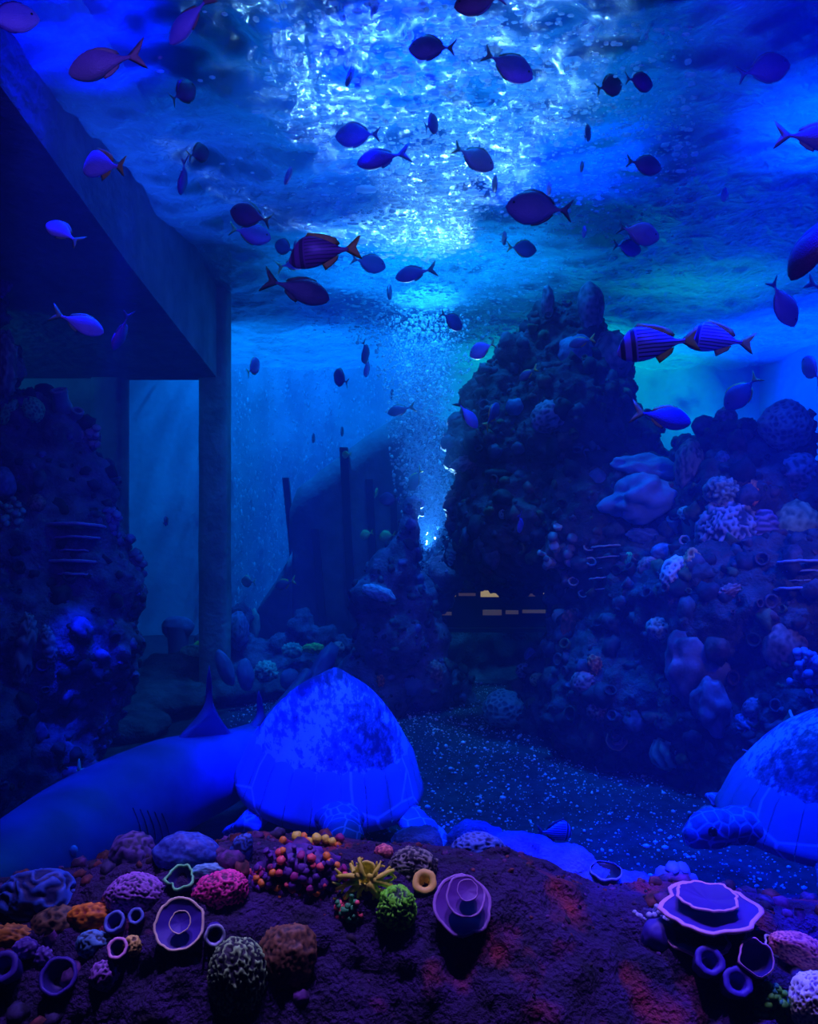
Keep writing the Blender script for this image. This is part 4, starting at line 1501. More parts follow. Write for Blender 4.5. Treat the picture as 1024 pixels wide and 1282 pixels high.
def plates(name, label, px, py, tiers, mat, rim_mat, keys, y=2.1, axis=(0, -0.6, 0.8), group=None, wav=0.12, cat='coral', thick=0.06):
    """stacked wavy plates: tiers = [(radius px, dx px, dy px, height px)] from the bottom up"""
    _seed[0] += 2.3
    c, nrm = place(px, py, keys, y, 0)
    k = c.y / F
    root = empty(name, c)
    tag(root, label, cat, group)
    for i, (r, dx, dy, hgt) in enumerate(tiers):
        r *= k
        t = r * thick
        prof = [(r * .12, -r * .34), (r * .3, -r * .2), (r * .62, -t * 1.6), (r * .9, -t * .9), (r * .985, -t * .4), (r, 0), (r * .97, t * .35), (r * .93, t * .25), (r * .8, -t * .2), (r * .5, -t * .9), (r * .22, -t * 1.4), (0.0005, -t * 1.5)]
        o = link('plate', lathe('plate', prof, 44, wav, _seed[0] + i), mat, root)
        axis_obj(o, Vector((dx * k, 0, -dy * k)) + Vector(axis).normalized() * (hgt * k), axis)
        rim = link('rim', lathe('rim', [(r * .975, -t * .6), (r * 1.006, -t * .1), (r * 1.0, t * .4), (r * .95, t * .55), (r * .90, t * .3)], 44, wav, _seed[0] + i), rim_mat, o)
    return root


def knob_clump(name, label, px, py, rx, rz, count, rk, mats, keys, y=2.1, group=None, cat='coral', core=None, tips=None, length=2.2):
    """many short blunt branches growing out of one base"""
    _seed[0] += 1.9
    rnd = random.Random(int(_seed[0] * 100))
    c, nrm = place(px, py, keys, y, 0)
    k = c.y / F
    root = empty(name, c)
    tag(root, label, cat, group)
    rx_, rz_, r = rx * k, rz * k, rk * k
    b = link('base', blob_mesh('base', (rx_ * .8, min(rx_, rz_) * .7, rz_ * .8), 'knobs', 3.2, 0.25, 4, _seed[0]), core or mats[0], root, Vector((0, min(rx_, rz_) * .3, 0)))
    for i in range(count):
        u, w = rnd.uniform(-1, 1), rnd.uniform(-1, 1)
        while u * u + w * w > 1:
            u, w = rnd.uniform(-1, 1), rnd.uniform(-1, 1)
        d = Vector((u * .8, -0.9 * math.sqrt(max(0, 1 - u * u - w * w)) - .15, w * .7 + .35)).normalized()
        p0 = Vector((u * rx_ * .85, -0.45 * min(rx_, rz_) * math.sqrt(max(0, 1 - u * u - w * w)), w * rz_ * .85))
        s = r * rnd.uniform(.7, 1.3)
        L = s * length * rnd.uniform(.6, 1.2)
        prof = [(s * .75, -s), (s * .7, 0), (s * .72, L * .5), (s * .95, L * .8), (s * .8, L * .97), (s * .35, L * 1.05), (0.0003, L * 1.06)]
        o = link('branch', lathe('branch', prof, 9, 0.25, i * 1.3), rnd.choice(mats), root)
        axis_obj(o, p0, d)
        if tips and rnd.random() < tips[1]:
            sv, sf = ico(2)
            t = link('tip', blob_mesh('tip', (s * 1.05, s * 1.05, s * .8), 'knobs', 2.5, .3, 2, i * .7), rnd.choice(tips[0]), o, Vector((0, 0, L)))
    return root


def mr(name, low, high, **k):
    return mat_ridge(name, low, high, **k)


M_purple = mr('purple coral', (0.02, 0.006, 0.09), (0.38, 0.16, 0.6))
M_pink = mr('pink coral', (0.12, 0.004, 0.08), (1.0, 0.06, 0.36))
M_salmon = mr('salmon coral', (0.3, 0.02, 0.12), (1.0, 0.3, 0.25))
M_orange = mr('orange coral', (0.25, 0.02, 0.004), (1.0, 0.34, 0.015))
M_brown = mr('brown coral', (0.03, 0.01, 0.012), (0.26, 0.13, 0.05))
M_dark = mr('dark coral', (0.015, 0.01, 0.05), (0.10, 0.07, 0.25))
M_maze = mr('dark maze coral', (0.01, 0.008, 0.03), (0.28, 0.3, 0.26), p0=.4, p1=.9)
M_blue = mr('blue coral', (0.004, 0.01, 0.12), (0.03, 0.12, 0.6))
M_paleb = mr('pale blue coral', (0.05, 0.2, 0.4), (0.2, 0.6, 0.8))
M_green = mr('green coral', (0.005, 0.05, 0.01), (0.2, 1.0, 0.02), p0=.3, p1=.7)
M_greenb = mr('sea green coral', (0.005, 0.05, 0.03), (0.10, 0.9, 0.2), p0=.35, p1=.75)
M_mint = mr('mint maze coral', (0.006, 0.008, 0.02), (0.4, 0.8, 0.25), p0=.55, p1=.95)
M_white = mr('lavender coral', (0.2, 0.12, 0.25), (1.0, 1.0, 0.6), p0=.2, p1=.65)
M_magenta = mr('magenta coral', (0.10, 0.004, 0.08), (0.5, 0.015, 0.25))
M_magenta2 = mr('violet branch', (0.03, 0.006, 0.10), (0.16, 0.03, 0.4))
M_tip = mat_plain('orange tip', (1.0, 0.3, 0.03), 0.5)
M_tipp = mat_plain('pink tip', (1.0, 0.12, 0.15), 0.5)
M_tipy = mat_plain('yellow tip', (1.0, 0.9, 0.08), 0.5)
M_rim = mat_plain('pale rim', (0.9, 0.8, 0.5), 0.5)
M_rimv = mat_plain('violet rim', (0.4, 0.2, 0.6), 0.5)
M_rimb = mat_plain('blue rim', (0.10, 0.18, 0.6), 0.5)
M_rimg = mat_plain('green rim', (0.2, 0.95, 0.3), 0.5)
M_rimp = mat_plain('pink rim', (0.85, 0.4, 0.7), 0.5)
M_vio = mat_plain('violet sponge', (0.05, 0.02, 0.36), 0.6)
M_viod = mat_plain('deep violet sponge', (0.02, 0.008, 0.16), 0.6)
M_plum = mat_plain('plum plate', (0.14, 0.03, 0.34), 0.6)
M_beige = mat_plain('beige sponge', (0.9, 0.68, 0.10), 0.6)
M_yel = mat_plain('yellow sponge', (0.85, 0.85, 0.06), 0.6)
S = ['shelf', 'lip']

# --- on the shelf in front, from the left
blob('brain_coral', 'blue coral dome with long wavy ridges at the left end of the shelf', 44, 1128, 50, 33, 'maze', 1.7, .14, M_blue, S, n=5)
blob('encrusting_coral', 'brown-orange crusted coral cut off by the left edge of the picture', 12, 1176, 34, 16, 'fuzz', 5, .3, mr('rust coral', (.1, .02, .004), (.7, .28, .03)), S)
blob('star_coral', 'dark dome coral with a tan crest under the orange coral', 72, 1162, 34, 24, 'cells', 3.4, .16, mr('tan crest coral', (.02, .01, .015), (.24, .15, .07), p0=.4, p1=1), S)
blob('crust_coral', 'bright orange coral crest on the left part of the shelf', 115, 1146, 28, 16, 'fuzz', 4.5, .28, M_orange, S, sink=.0)
blob('star_coral', 'dark purple dome coral with small pits, left of the smooth blue dome', 164, 1072, 29, 27, 'cells', 6.5, .12, mr('pitted coral', (.01, .006, .06), (.10, .06, .3)), S)
blob('dome_coral', 'smooth rounded blue dome coral beside the dark pitted dome', 232, 1074, 42, 28, 'fuzz', 7, .05, mr('soft blue coral', (.01, .03, .3), (.04, .12, .6)), S, n=5)
blob('brain_coral', 'purple coral dome with a fine pale net of ridges', 171, 1118, 38, 25, 'cells', 6.2, .13, M_purple, S, n=5, sink=.0)
blob('brain_coral', 'hot pink coral mound with fine bright ridges', 278, 1114, 34, 24, 'maze', 4.4, .13, M_pink, S, n=5, sink=.0, tilt=-10)
tube('cup_sponge', 'small green-rimmed open cup behind the ringed plate', 228, 1104, 18, M_viod, M_rimg, S, axis=(0, -.45, .75), length=.9, hole=.72, wav=.35, off=.6)
plates('ring_coral', 'violet plate coral with two thick pale concentric rims', 229, 1161, [(31, 0, 0, 22), (13, 2, -1, 30)], M_vio, M_rim, S, axis=(0.03, -.8, .58), thick=.16, wav=.12)
tube('tube_sponge', 'short tube with a pale blue rim attached right of the ringed plate', 268, 1167, 13, M_vio, mat_plain('ice rim', (.5, .6, .8)), S, hole=.6, axis=(.25, -.9, .2))
tube('tube_sponge', 'blue tube opening left of the ringed plate, next to a smaller one', 147, 1158, 13, M_vio, M_rimb, S, hole=.6)
tube('tube_sponge', 'smaller dark blue tube opening touching the ringed plate', 173, 1150, 10, M_viod, M_rimb, S, hole=.55)
tube('tube_sponge', 'tube opening with a pink rim below the beige knob', 151, 1191, 13, M_viod, M_rimp, S, hole=.62)
blob('knob_coral', 'small beige pitted knob left of the ringed plate', 168, 1180, 11, 13, 'cells', 2.0, .25, mr('beige coral', (.12, .07, .02), (.9, .7, .14)), S, sink=-.4)
blob('brain_coral', 'small purple netted coral ball on the dark face below the pink-rimmed tube', 130, 1223, 18, 18, 'cells', 2.8, .2, M_purple, S)
tube('tube_sponge', 'wide dark violet tube on the shadowed left face', 78, 1226, 23, M_viod, M_vio, S, hole=.7, length=1)
tube('tube_sponge', 'violet tube opening at the lower left edge of the shelf', 12, 1215, 18, M_vio, M_vio, S, hole=.5)
blob('lump_coral', 'violet lump over the lower left tube', 36, 1184, 16, 13, 'knobs', 2.6, .3, mr('violet lump', (.06, .02, .25), (.2, .12, .6)), S, sink=-.2)
blob('lump_coral', 'violet lump between the left tubes and the tan-crested dome', 58, 1194, 12, 12, 'knobs', 2.6, .3, mr('violet lump', 0, 0), S, sink=-.2)
blob('brain_coral', 'teal-blue netted coral under the orange crest', 116, 1184, 22, 17, 'cells', 3, .18, mr('teal net coral', (.01, .02, .06), (.10, .32, .6)), S)
blob('maze_coral', 'tall mint-flecked maze coral on the dark front face', 296, 1226, 36, 46, 'maze', 5.4, .14, M_mint, S, n=5)
blob('dome_coral', 'fuzzy brown dome coral on the front face under the branching clump', 360, 1204, 37, 44, 'fuzz', 8, .12, M_brown, S, n=5)
blob('cone_coral', 'small blue cone standing behind the pink mound', 303, 1062, 14, 22, 'lines', 3, .06, M_blue, S, tilt=22, sink=-.2)
blob('crust_coral', 'pale blue crust between the blue dome and the pink mound', 268, 1088, 26, 9, 'fuzz', 6, .2, M_paleb, S, sink=-.3)
knob_clump('branching_coral', 'big dark magenta branching coral clump dotted with orange tips', 372, 1100, 68, 46, 190, 4.6, [M_magenta, M_magenta2, M_magenta2, M_magenta2], S, core=M_magenta2, tips=([M_tip, M_tipp, M_magenta, M_magenta2], .4), length=1.3)
knob_clump('branching_coral', 'low row of yellow and orange tipped branches along the crest of the clump', 392, 1058, 42, 9, 26, 5, [M_magenta, M_tip], S, tips=([M_tip, M_tipy, M_tipp], .8), core=M_magenta2)
knob_clump('branching_coral', 'small round coral with sea-green and pink branches under the yellow cup', 437, 1138, 14, 15, 34, 3.4, [M_greenb, M_greenb, M_tipp], S, core=M_magenta)

# the yellow cup with spreading arms on a stalk
c_, n_ = place(459, 1082, S, 2.1, 0)
c_ = c_ + Vector((0, -0.06, 0))
k_ = c_.y / F
cup = empty('cup_coral', c_)
tag(cup, 'yellow cup coral with spreading arms standing on a thin stalk', 'coral')
r_ = 15 * k_
o = link('cup', lathe('cup', [(r_ * .5, -r_ * 1.3), (r_ * .8, -r_ * .7), (r_ * 1.0, 0), (r_ * 1.08, r_ * .3), (r_ * .95, r_ * .36), (r_ * .75, r_ * .1), (r_ * .6, -r_ * .6), (.0005, -r_ * .7)], 26, .12, 4.4), M_yel, cup)
axis_obj(o, Vector((0, 0, 0)), (0, -.85, .45))


def arm(name, pts, r0, r1, mat, parent, nseg=8):
    pts = [Vector(p) for p in pts]
    v = []
    for i, p in enumerate(pts):
        tg = (pts[min(i + 1, len(pts) - 1)] - pts[max(i - 1, 0)]).normalized()
        sd = tg.orthogonal().normalized()
        up = tg.cross(sd)
        r = r0 + (r1 - r0) * i / (len(pts) - 1)
        for j in range(nseg):
            a = 2 * math.pi * j / nseg
            v.append(p + sd * (r * math.cos(a)) + up * (r * math.sin(a)))
    f = [tuple(q) for q in grid_faces(len(pts), nseg, True)] + [tuple(reversed(range(nseg))), tuple(range((len(pts) - 1) * nseg, len(pts) * nseg))]
    return link(name, mesh(name, v, f), mat, parent)


for ang, ln, w in [(175, 36, 5), (200, 38, 4.5), (225, 44, 5), (250, 30, 4), (345, 38, 6), (10, 36, 5), (40, 26, 4), (110, 22, 4.5), (140, 24, 4.5), (315, 36, 7), (300, 28, 5)]:
    a = R(ang)
    pts = [Vector((math.cos(a) * t * ln * k_, -0.01 - 0.02 * math.sin(t * 3), math.sin(a) * t * ln * k_ + 0.006 * math.sin(t * 5 + ang))) for t in np.linspace(.25, 1, 7)]
    ar_ = arm('arm', pts, w * k_, w * k_ * .45, M_yel, cup)
    for t, s in ((.7, 1), (.85, -1)):
        p = Vector((math.cos(a) * t * ln * k_, -0.012, math.sin(a) * t * ln * k_))
        q = p + Vector((math.cos(a + s * .8), -.2, math.sin(a + s * .8))) * (ln * .3 * k_)
        arm('twig', [p, p.lerp(q, .5), q], w * .5 * k_, w * .25 * k_, M_yel, ar_, 6)
arm('stalk', [(0, 0, -r_ * .8), (0.004, .01, -26 * k_), (-0.002, .02, -50 * k_)], 3.2 * k_, 2.6 * k_, M_yel, cup)

blob('lump_coral', 'small salmon-pink lump behind the arms of the yellow cup', 481, 1062, 12, 9, 'fuzz', 3, .2, M_salmon, S, sink=-.6)
blob('maze_coral', 'dark dome coral with grey maze ridges right of the yellow cup', 518, 1084, 30, 24, 'maze', 3.8, .14, M_maze, S, n=5, sink=0)
blob('brain_coral', 'bright green ball coral with knobbly ridges', 497, 1128, 23, 25, 'maze', 3.3, .22, M_green, S, n=5, sink=-.3, deep=.9)
tube('tube_sponge', 'beige six-sided tube beside the green ball coral', 531, 1108, 15, M_beige, M_beige, S, hole=.42, wav=.1, length=1.3)
plates('plate_coral', 'tilted purple plate coral with three stacked rims in the middle of the shelf', 576, 1138, [(37, 0, 0, 16), (25, 2, -7, 27), (13, 3, -12, 35)], M_plum, M_rimv, S, axis=(.12, -.72, .66), thick=.10, wav=.1)
plates('plate_coral', 'large violet plate coral with pale wavy rims at the right end of the shelf', 885, 1160, [(44, -16, 14, 6), (58, 4, -6, 20), (36, 0, -12, 27)], M_vio, M_rimp, S, axis=(0, -.08, 1), thick=.08, wav=.24)
blob('bulb_sponge', 'smooth violet bulb under the left rim of the large plate coral', 822, 1170, 22, 24, 'smooth', 2, .04, M_vio, S, cat='sponge', sink=-.1)
knob_clump('lattice_coral', 'row of white latticed branches over the violet bulb', 812, 1146, 24, 10, 30, 4, [mat_plain('ice branch', (.45, .5, .8))], S, core=M_viod)
tube('tube_sponge', 'violet tube under the large plate coral, upper of two plain ones', 880, 1211, 18, M_vio, M_vio, S, hole=.5, off=1.1)
tube('tube_sponge', 'violet tube at the bottom right, lower of two plain ones', 915, 1236, 18, M_vio, M_vio, S, hole=.5, off=1.0)
tube('tube_sponge', 'wide tube with a thin bright pink rim right of the plain violet tubes', 938, 1205, 23, M_viod, M_rimp, S, hole=.82, wav=.2, length=1.2, off=1.0)
tube('tube_sponge', 'small oval opening with a pale rim between the large plate and the salmon coral', 963, 1188, 14, M_viod, M_rim, S, hole=.7, wav=.3, axis=(.3, -.6, .7), length=.8)
blob('brain_coral', 'elongated salmon-pink coral at the right edge of the shelf', 1000, 1186, 44, 20, 'cells', 8, .08, M_salmon, S, n=5, tilt=22, sink=-.2)
knob_clump('branching_coral', 'bright green branching coral tuft at the bottom right corner', 963, 1256, 23, 26, 60, 4.6, [M_green, M_green, M_greenb], S, core=M_greenb, length=1.8)
blob('brain_coral', 'white coral boulder with lavender pits at the lower right corner', 1012, 1243, 32, 36, 'cells', 6.0, .12, M_white, S, n=5, sink=-.3)
knob_clump('knob_coral', 'cluster of round blue knobs before the right turtle head', 846, 1100, 28, 16, 16, 9, [mat_plain('knob blue', (.15, .3, .75))], S, y=2.6, core=M_blue, length=.8)
blob('star_coral', 'round blue netted coral at the crest behind the red moss', 598, 1060, 33, 19, 'cells', 3.6, .14, mr('blue net coral', (.01, .03, .25), (.05, .16, .75)), S, n=5, sink=-.1)
tube('lip_hollow', 'open hollow in the blue rock lip, shade put into its colour', 757, 1098, 20, mat_plain('hollow', (.006, .008, .03)), mat_plain('lip rim', (.25, .35, .85)), S, y=2.6, axis=(0, -.12, 1), hole=.9, length=.5, wav=.25)  # hole in the rock; its shade is put into the near-black colour

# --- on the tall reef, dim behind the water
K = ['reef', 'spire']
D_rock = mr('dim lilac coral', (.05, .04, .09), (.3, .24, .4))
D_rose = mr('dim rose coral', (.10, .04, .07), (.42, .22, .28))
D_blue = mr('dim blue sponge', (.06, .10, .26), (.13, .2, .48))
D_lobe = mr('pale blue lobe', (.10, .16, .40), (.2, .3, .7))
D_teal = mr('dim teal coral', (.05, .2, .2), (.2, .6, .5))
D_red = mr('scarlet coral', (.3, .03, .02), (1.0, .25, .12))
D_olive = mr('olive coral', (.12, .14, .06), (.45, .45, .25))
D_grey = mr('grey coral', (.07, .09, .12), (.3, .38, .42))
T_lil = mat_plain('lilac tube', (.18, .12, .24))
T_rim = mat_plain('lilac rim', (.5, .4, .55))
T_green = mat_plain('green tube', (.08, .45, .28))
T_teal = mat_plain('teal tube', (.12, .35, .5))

RF = [
    # fn kind, name, label, px, py, rx, rz, relief, freq, amp, mat, extras
    ('finger_sponge', 'rounded upright finger on top of the reef peak', 735, 388, 17, 30, 'fuzz', 4, .06, D_rock, dict(y=6.7, cat='sponge', sink=-.6)),
    ('finger_sponge', 'thin upright stub beside the rounded finger on the reef peak', 684, 382, 8, 22, 'fuzz', 3, .1, D_rock, dict(y=6.7, cat='sponge', sink=-.6)),
    ('dome_coral', 'smooth shoulder dome on the right flank of the peak', 766, 446, 26, 34, 'fuzz', 5, .08, D_rock, {}),
    ('dome_coral', 'broad blue dome under the summit of the reef', 722, 440, 24, 22, 'fuzz', 6, .08, D_blue, {}),
    ('mushroom_sponge', 'small glowing blue mushroom cap on the left flank of the peak', 646, 510, 13, 12, 'smooth', 2, .04, D_blue, dict(cat='sponge')),
    ('ball_sponge', 'smooth blue ball in the middle of the reef face', 738, 562, 14, 16, 'smooth', 2, .04, D_blue, dict(cat='sponge')),
    ('ball_sponge', 'smaller blue ball below the one in the middle of the reef face', 748, 600, 12, 14, 'smooth', 2, .04, D_blue, dict(cat='sponge')),
    ('elephant_ear_sponge', 'upper of two broad pale blue lobes stacked on the reef', 803, 590, 37, 17, 'smooth', 3, .12, D_lobe, dict(tilt=8, cat='sponge', sink=-.5, shape=.5, deep=1.0)),
    ('elephant_ear_sponge', 'lower and larger of two broad pale blue lobes stacked on the reef', 796, 622, 40, 25, 'smooth', 3, .12, D_lobe, dict(tilt=-12, cat='sponge', sink=-.35, shape=.5, deep=.9)),
    ('brain_coral', 'dark brain coral dome under the pale blue lobes', 815, 645, 30, 18, 'maze', 3, .12, D_rock, {}),
    ('lump_coral', 'blue lumpy coral ledge left of the green tubes', 812, 672, 28, 11, 'knobs', 3.5, .3, D_blue, dict(tilt=6)),
    ('dome_coral', 'blue dome below the lumpy ledge on the reef', 833, 692, 18, 12, 'fuzz', 4, .06, D_blue, {}),
    ('leaf_coral', 'small bright green leaf-shaped coral beside the ridged plates', 788, 704, 7, 12, 'fuzz', 3, .2, mr('leaf green', (.02, .25, .1), (.1, .8, .3)), {}),
    ('dome_coral', 'dull rose dome right of the small green leaf coral', 813, 712, 14, 16, 'fuzz', 5, .1, D_rose, {}),
    ('flower_coral', 'pale lavender flowery coral below the green tubes', 846, 720, 18, 22, 'cells', 3, .25, mr('pale flower coral', (.15, .1, .25), (.75, .65, .85)), dict(tilt=20)),
    ('flower_coral', 'orange-tinted coral between lavender flower coral and brain coral', 868, 712, 13, 24, 'cells', 2.6, .3, mr('rust flower coral', (.2, .06, .03), (.8, .4, .2)), {}),
    ('brain_coral', 'large round brain coral with pale winding ridges on the right pinnacle', 916, 676, 40, 54, 'maze', 4.2, .14, mr('ridge brain coral', (.03, .03, .08), (.38, .32, .5)), dict(n=5)),
    ('dome_coral', 'greenish pitted dome crowning the right pinnacle', 976, 534, 30, 30, 'cells', 4, .12, D_grey, dict(n=5, sink=-.2)),
    ('dome_coral', 'dark dome behind the crowning dome on the right pinnacle', 1000, 590, 26, 24, 'cells', 4, .12, D_rock, {}),
    ('horn_coral', 'pointed stub at the left top of the right pinnacle', 910, 524, 14, 14, 'fuzz', 3, .2, D_rock, dict(y=6)),
    ('knob_coral', 'blue-topped knob in the upper hollow of the right pinnacle', 905, 576, 10, 12, 'fuzz', 3, .1, D_blue, {}),
    ('staghorn_coral', 'tangle of green-grey branching ridges above the brain coral', 905, 615, 22, 18, 'maze', 3, .3, D_grey, {}),
    ('crust_coral', 'rust-coloured crust right of the green-grey tangle', 944, 617, 8, 16, 'fuzz', 4, .3, D_red, {}),
    ('fan_coral', 'dim violet fan coral right of the large brain coral', 958, 662, 18, 26, 'lines', 2, .15, mr('violet fan', (.06, .03, .12), (.3, .18, .45)), {}),
    ('dome_coral', 'olive dome coral at the right edge of the pinnacle', 1000, 660, 32, 34, 'fuzz', 5, .1, D_olive, {}),
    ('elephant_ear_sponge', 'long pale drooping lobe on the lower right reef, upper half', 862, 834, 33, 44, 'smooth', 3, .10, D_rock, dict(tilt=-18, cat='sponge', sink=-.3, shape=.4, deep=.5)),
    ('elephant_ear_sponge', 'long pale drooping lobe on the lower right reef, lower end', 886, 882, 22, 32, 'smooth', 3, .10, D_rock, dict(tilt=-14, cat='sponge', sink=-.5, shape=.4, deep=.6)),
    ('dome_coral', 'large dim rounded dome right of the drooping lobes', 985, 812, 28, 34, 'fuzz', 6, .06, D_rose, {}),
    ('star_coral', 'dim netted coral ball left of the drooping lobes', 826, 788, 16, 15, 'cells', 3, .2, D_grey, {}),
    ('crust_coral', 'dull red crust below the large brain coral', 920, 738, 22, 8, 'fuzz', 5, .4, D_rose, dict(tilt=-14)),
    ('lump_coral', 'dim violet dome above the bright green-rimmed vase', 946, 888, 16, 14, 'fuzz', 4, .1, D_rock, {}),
    ('lettuce_coral', 'blue squiggled coral beside the green vase', 940, 912, 20, 14, 'maze', 3, .35, D_blue, dict(tilt=35)),
    ('leaf_coral', 'dim green leafy coral at the foot of the dark reef', 838, 942, 22, 20, 'folds', 2.5, .3, D_teal, dict(tilt=-30)),
    ('table_coral', 'rounded teal coral head standing on the sand at the reef foot', 628, 884, 25, 24, 'cells', 3.4, .12, D_teal, dict(n=5, sink=-.4)),
    ('crust_coral', 'vivid scarlet coral knob on the dark reef face', 742, 830, 10, 12, 'knobs', 2.6, .3, D_red, dict(sink=-.3)),
    ('crust_coral', 'dim red patch of coral above the chain of pale knobs', 714, 786, 12, 24, 'knobs', 3.4, .3, mr('dull red coral', (.1, .02, .03), (.45, .08, .10)), {}),
    ('dome_coral', 'dull brown netted mound below the scarlet knob', 735, 856, 20, 17, 'cells', 4, .12, D_rose, {}),
    ('knob_coral', 'pale ringed knob, topmost of a chain descending the reef', 700, 772, 10, 11, 'smooth', 2, .1, D_grey, dict(sink=-.3)),
    ('knob_coral', 'pale knob with a white crown, second of the descending chain', 684, 790, 9, 10, 'cells', 1.8, .25, D_grey, dict(sink=-.4)),
    ('knob_coral', 'pale knob third of the descending chain, above the blue one', 673, 800, 10, 11, 'cells', 1.8, .25, D_grey, dict(sink=-.4)),
    ('knob_coral', 'dim blue knob fourth of the descending chain', 663, 820, 8, 10, 'smooth', 2, .1, D_blue, dict(sink=-.4)),
    ('knob_coral', 'dim violet knob lowest of the descending chain', 655, 839, 10, 10, 'cells', 1.8, .2, D_rock, dict(sink=-.4)),
    ('knob_coral', 'olive ring-shaped knob below the descending chain', 673, 850, 10, 8, 'cells', 1.6, .3, D_olive, dict(sink=-.4)),
    ('lettuce_coral', 'dim curled coral at the sand line above the ring coral', 752, 890, 16, 14, 'maze', 2.4, .3, D_rose, {}),
    ('dome_coral', 'dim purple mound on the sand before the right turtle', 890, 1022, 18, 12, 'cells', 4, .12, D_rose, dict(y=4.6)),
    ('leaf_coral', 'pale green leafy tuft on top of the rock left of the cave', 569, 688, 9, 20, 'lines', 2, .2, D_teal, dict(tilt=16)),
    ('crust_coral', 'dim red coral at the rock foot left of the cave', 543, 842, 12, 15, 'knobs', 3, .3, D_rose, {}),
    ('ball_sponge', 'dim blue ball on the sand line left of the cave', 516, 860, 14, 13, 'smooth', 2, .05, D_blue, dict(cat='sponge')),
    ('crust_coral', 'small orange coral stub at the foot of the leaning rock', 476, 853, 6, 8, 'knobs', 2, .3, D_red, {}),
    ('lump_coral', 'pale blue-edged shelf under the shoulder of the leaning rock', 474, 742, 22, 9, 'fuzz', 4, .1, mr('edge blue coral', (.1, .2, .45), (.4, .55, .9)), dict(tilt=20, sink=-.2)),
    ('crust_coral', 'blue and rose crust on the left flank of the reef over the cave', 584, 580, 20, 10, 'fuzz', 5, .4, D_rose, dict(tilt=-14)),
    ('knob_coral', 'white-rimmed speck of coral on the face above the cave', 629, 644, 5, 6, 'cells', 1.4, .4, D_grey, dict(sink=-.5)),
    ('star_coral', 'dark netted coral patch in the middle of the reef peak', 690, 520, 26, 20, 'cells', 4.5, .14, D_rock, dict(tilt=-25)),
    ('stump_coral', 'brown-topped blunt column standing between the two reef peaks', 862, 585, 19, 34, 'cells', 4, .12, mr('brown column', (.06, .05, .08), (.26, .2, .24)), dict(sink=-.1)),
]
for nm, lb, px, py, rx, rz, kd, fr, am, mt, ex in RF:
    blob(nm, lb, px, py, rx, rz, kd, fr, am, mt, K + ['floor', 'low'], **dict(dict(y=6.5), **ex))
knob_clump('tube_coral', 'cluster of lilac-brown tube mouths over the right end of the cave', 708, 690, 34, 40, 22, 6, [T_lil, T_rim], K, y=6.4, core=D_rose, length=1.4)
for px, py, r, lb in [(736, 688, 7, 'tube mouth nearest the ridged plates, pale rimmed'), (739, 706, 7, 'tube mouth below the pale-rimmed one by the ridged plates'), (712, 742, 6, 'lowest left tube mouth over the cave light'), (729, 746, 6, 'lowest right tube mouth over the cave light'),
                      (708, 731, 6, 'tube mouth pair over the cave light, left one'), (717, 731, 7, 'tube mouth pair over the cave light, right one'), (799, 673, 6, 'blue-violet ring opening under the lumpy blue ledge'), (629, 644, 5, None)]:
    if lb:
        tube('tube_sponge', lb, px, py, r, T_lil, T_rim, K, y=6.4, hole=.6, length=1)


def shelf_plates(name, label, px, py, w, hgt, n, mat, rim, keys, y=6.4, tilt=0):
    """a column of thin ledges seen from the side"""
    c, nrm = place(px, py, keys, y, 0)
    k = c.y / F
    root = empty(name, c)
    tag(root, label, 'coral')
    for i in range(n):
        t = i / (n - 1) - .5
        ww = w * k * (0.75 + 0.25 * math.sin(i * 2.1 + 1)) * .5
        prof = [(ww * .3, -.02 * ww), (ww * .9, -.06 * ww), (ww, 0), (ww * .93, .05 * ww), (ww * .3, .04 * ww)]
        o = link('plate', lathe('plate', prof, 30, .15, i * 2.2 + px), mat, root, Vector((math.sin(i * 1.7) * ww * .12, .35 * ww, -t * hgt * k)))
        o.rotation_euler = (R(-10), R(tilt), 0)
        o.scale = (1, .7, 1)
        link('rim', lathe('rim', [(ww * .97, -.045 * ww), (ww * 1.02, 0), (ww * .99, .05 * ww), (ww * .92, .06 * ww)], 30, .15, i * 2.2 + px), rim, o)
    return root


shelf_plates('ledge_coral', 'stack of thin pale-edged ledges at the right end of the cave', 760, 718, 40, 66, 6, T_lil, T_rim, K, y=6.4, tilt=-4)
shelf_plates('ledge_coral', 'flat shelf corals jutting at the right edge of the reef', 1006, 722, 62, 34, 4, T_lil, mat_plain('blue edge', (.3, .35, .8)), K, y=5.2)
shelf_plates('ledge_coral', 'short tilted ledges under the blue squiggled coral', 952, 962, 40, 30, 4, T_lil, mat_plain('blue edge', 0), K, y=5.0, tilt=18)
shelf_plates('ledge_coral', 'five level pale ridges across the left rock column', 90, 690, 74, 62, 5, mat_plain('violet ledge', (.12, .1, .3)), mat_plain('violet ledge edge', (.35, .3, .7)), ['lrock'], y=5.2)
t_ = tube('vase_sponge', 'upright green vase with a thin pale rim near the right turtle', 990, 926, 22, mat_plain('dark green vase', (.03, .2, .14)), mat_plain('pale vase rim', (.6, .75, .85)), K, y=4.9, axis=(.35, -.4, .75), hole=.86, length=2, wav=.15)
tube('vase_sponge', 'smaller green vase leaning right beside the larger green vase', 1010, 955, 18, mat_plain('dark green vase', 0), mat_plain('bright vase rim', (.4, .55, .95)), K, y=4.8, axis=(.8, -.6, .1), hole=.86, length=1.6, wav=.15)
tube('tube_sponge', 'green tube sponge standing on the reef, tallest of its cluster', 866, 660, 14, T_green, T_teal, K, y=6.0, axis=(-.15, -.4, .9), hole=.5, length=2.6, off=.6)
tube('tube_sponge', 'teal tube sponge left of the tallest green tube', 847, 664, 10, T_teal, T_teal, K, y=6.0, axis=(-.3, -.4, .85), hole=.5, length=2.4)
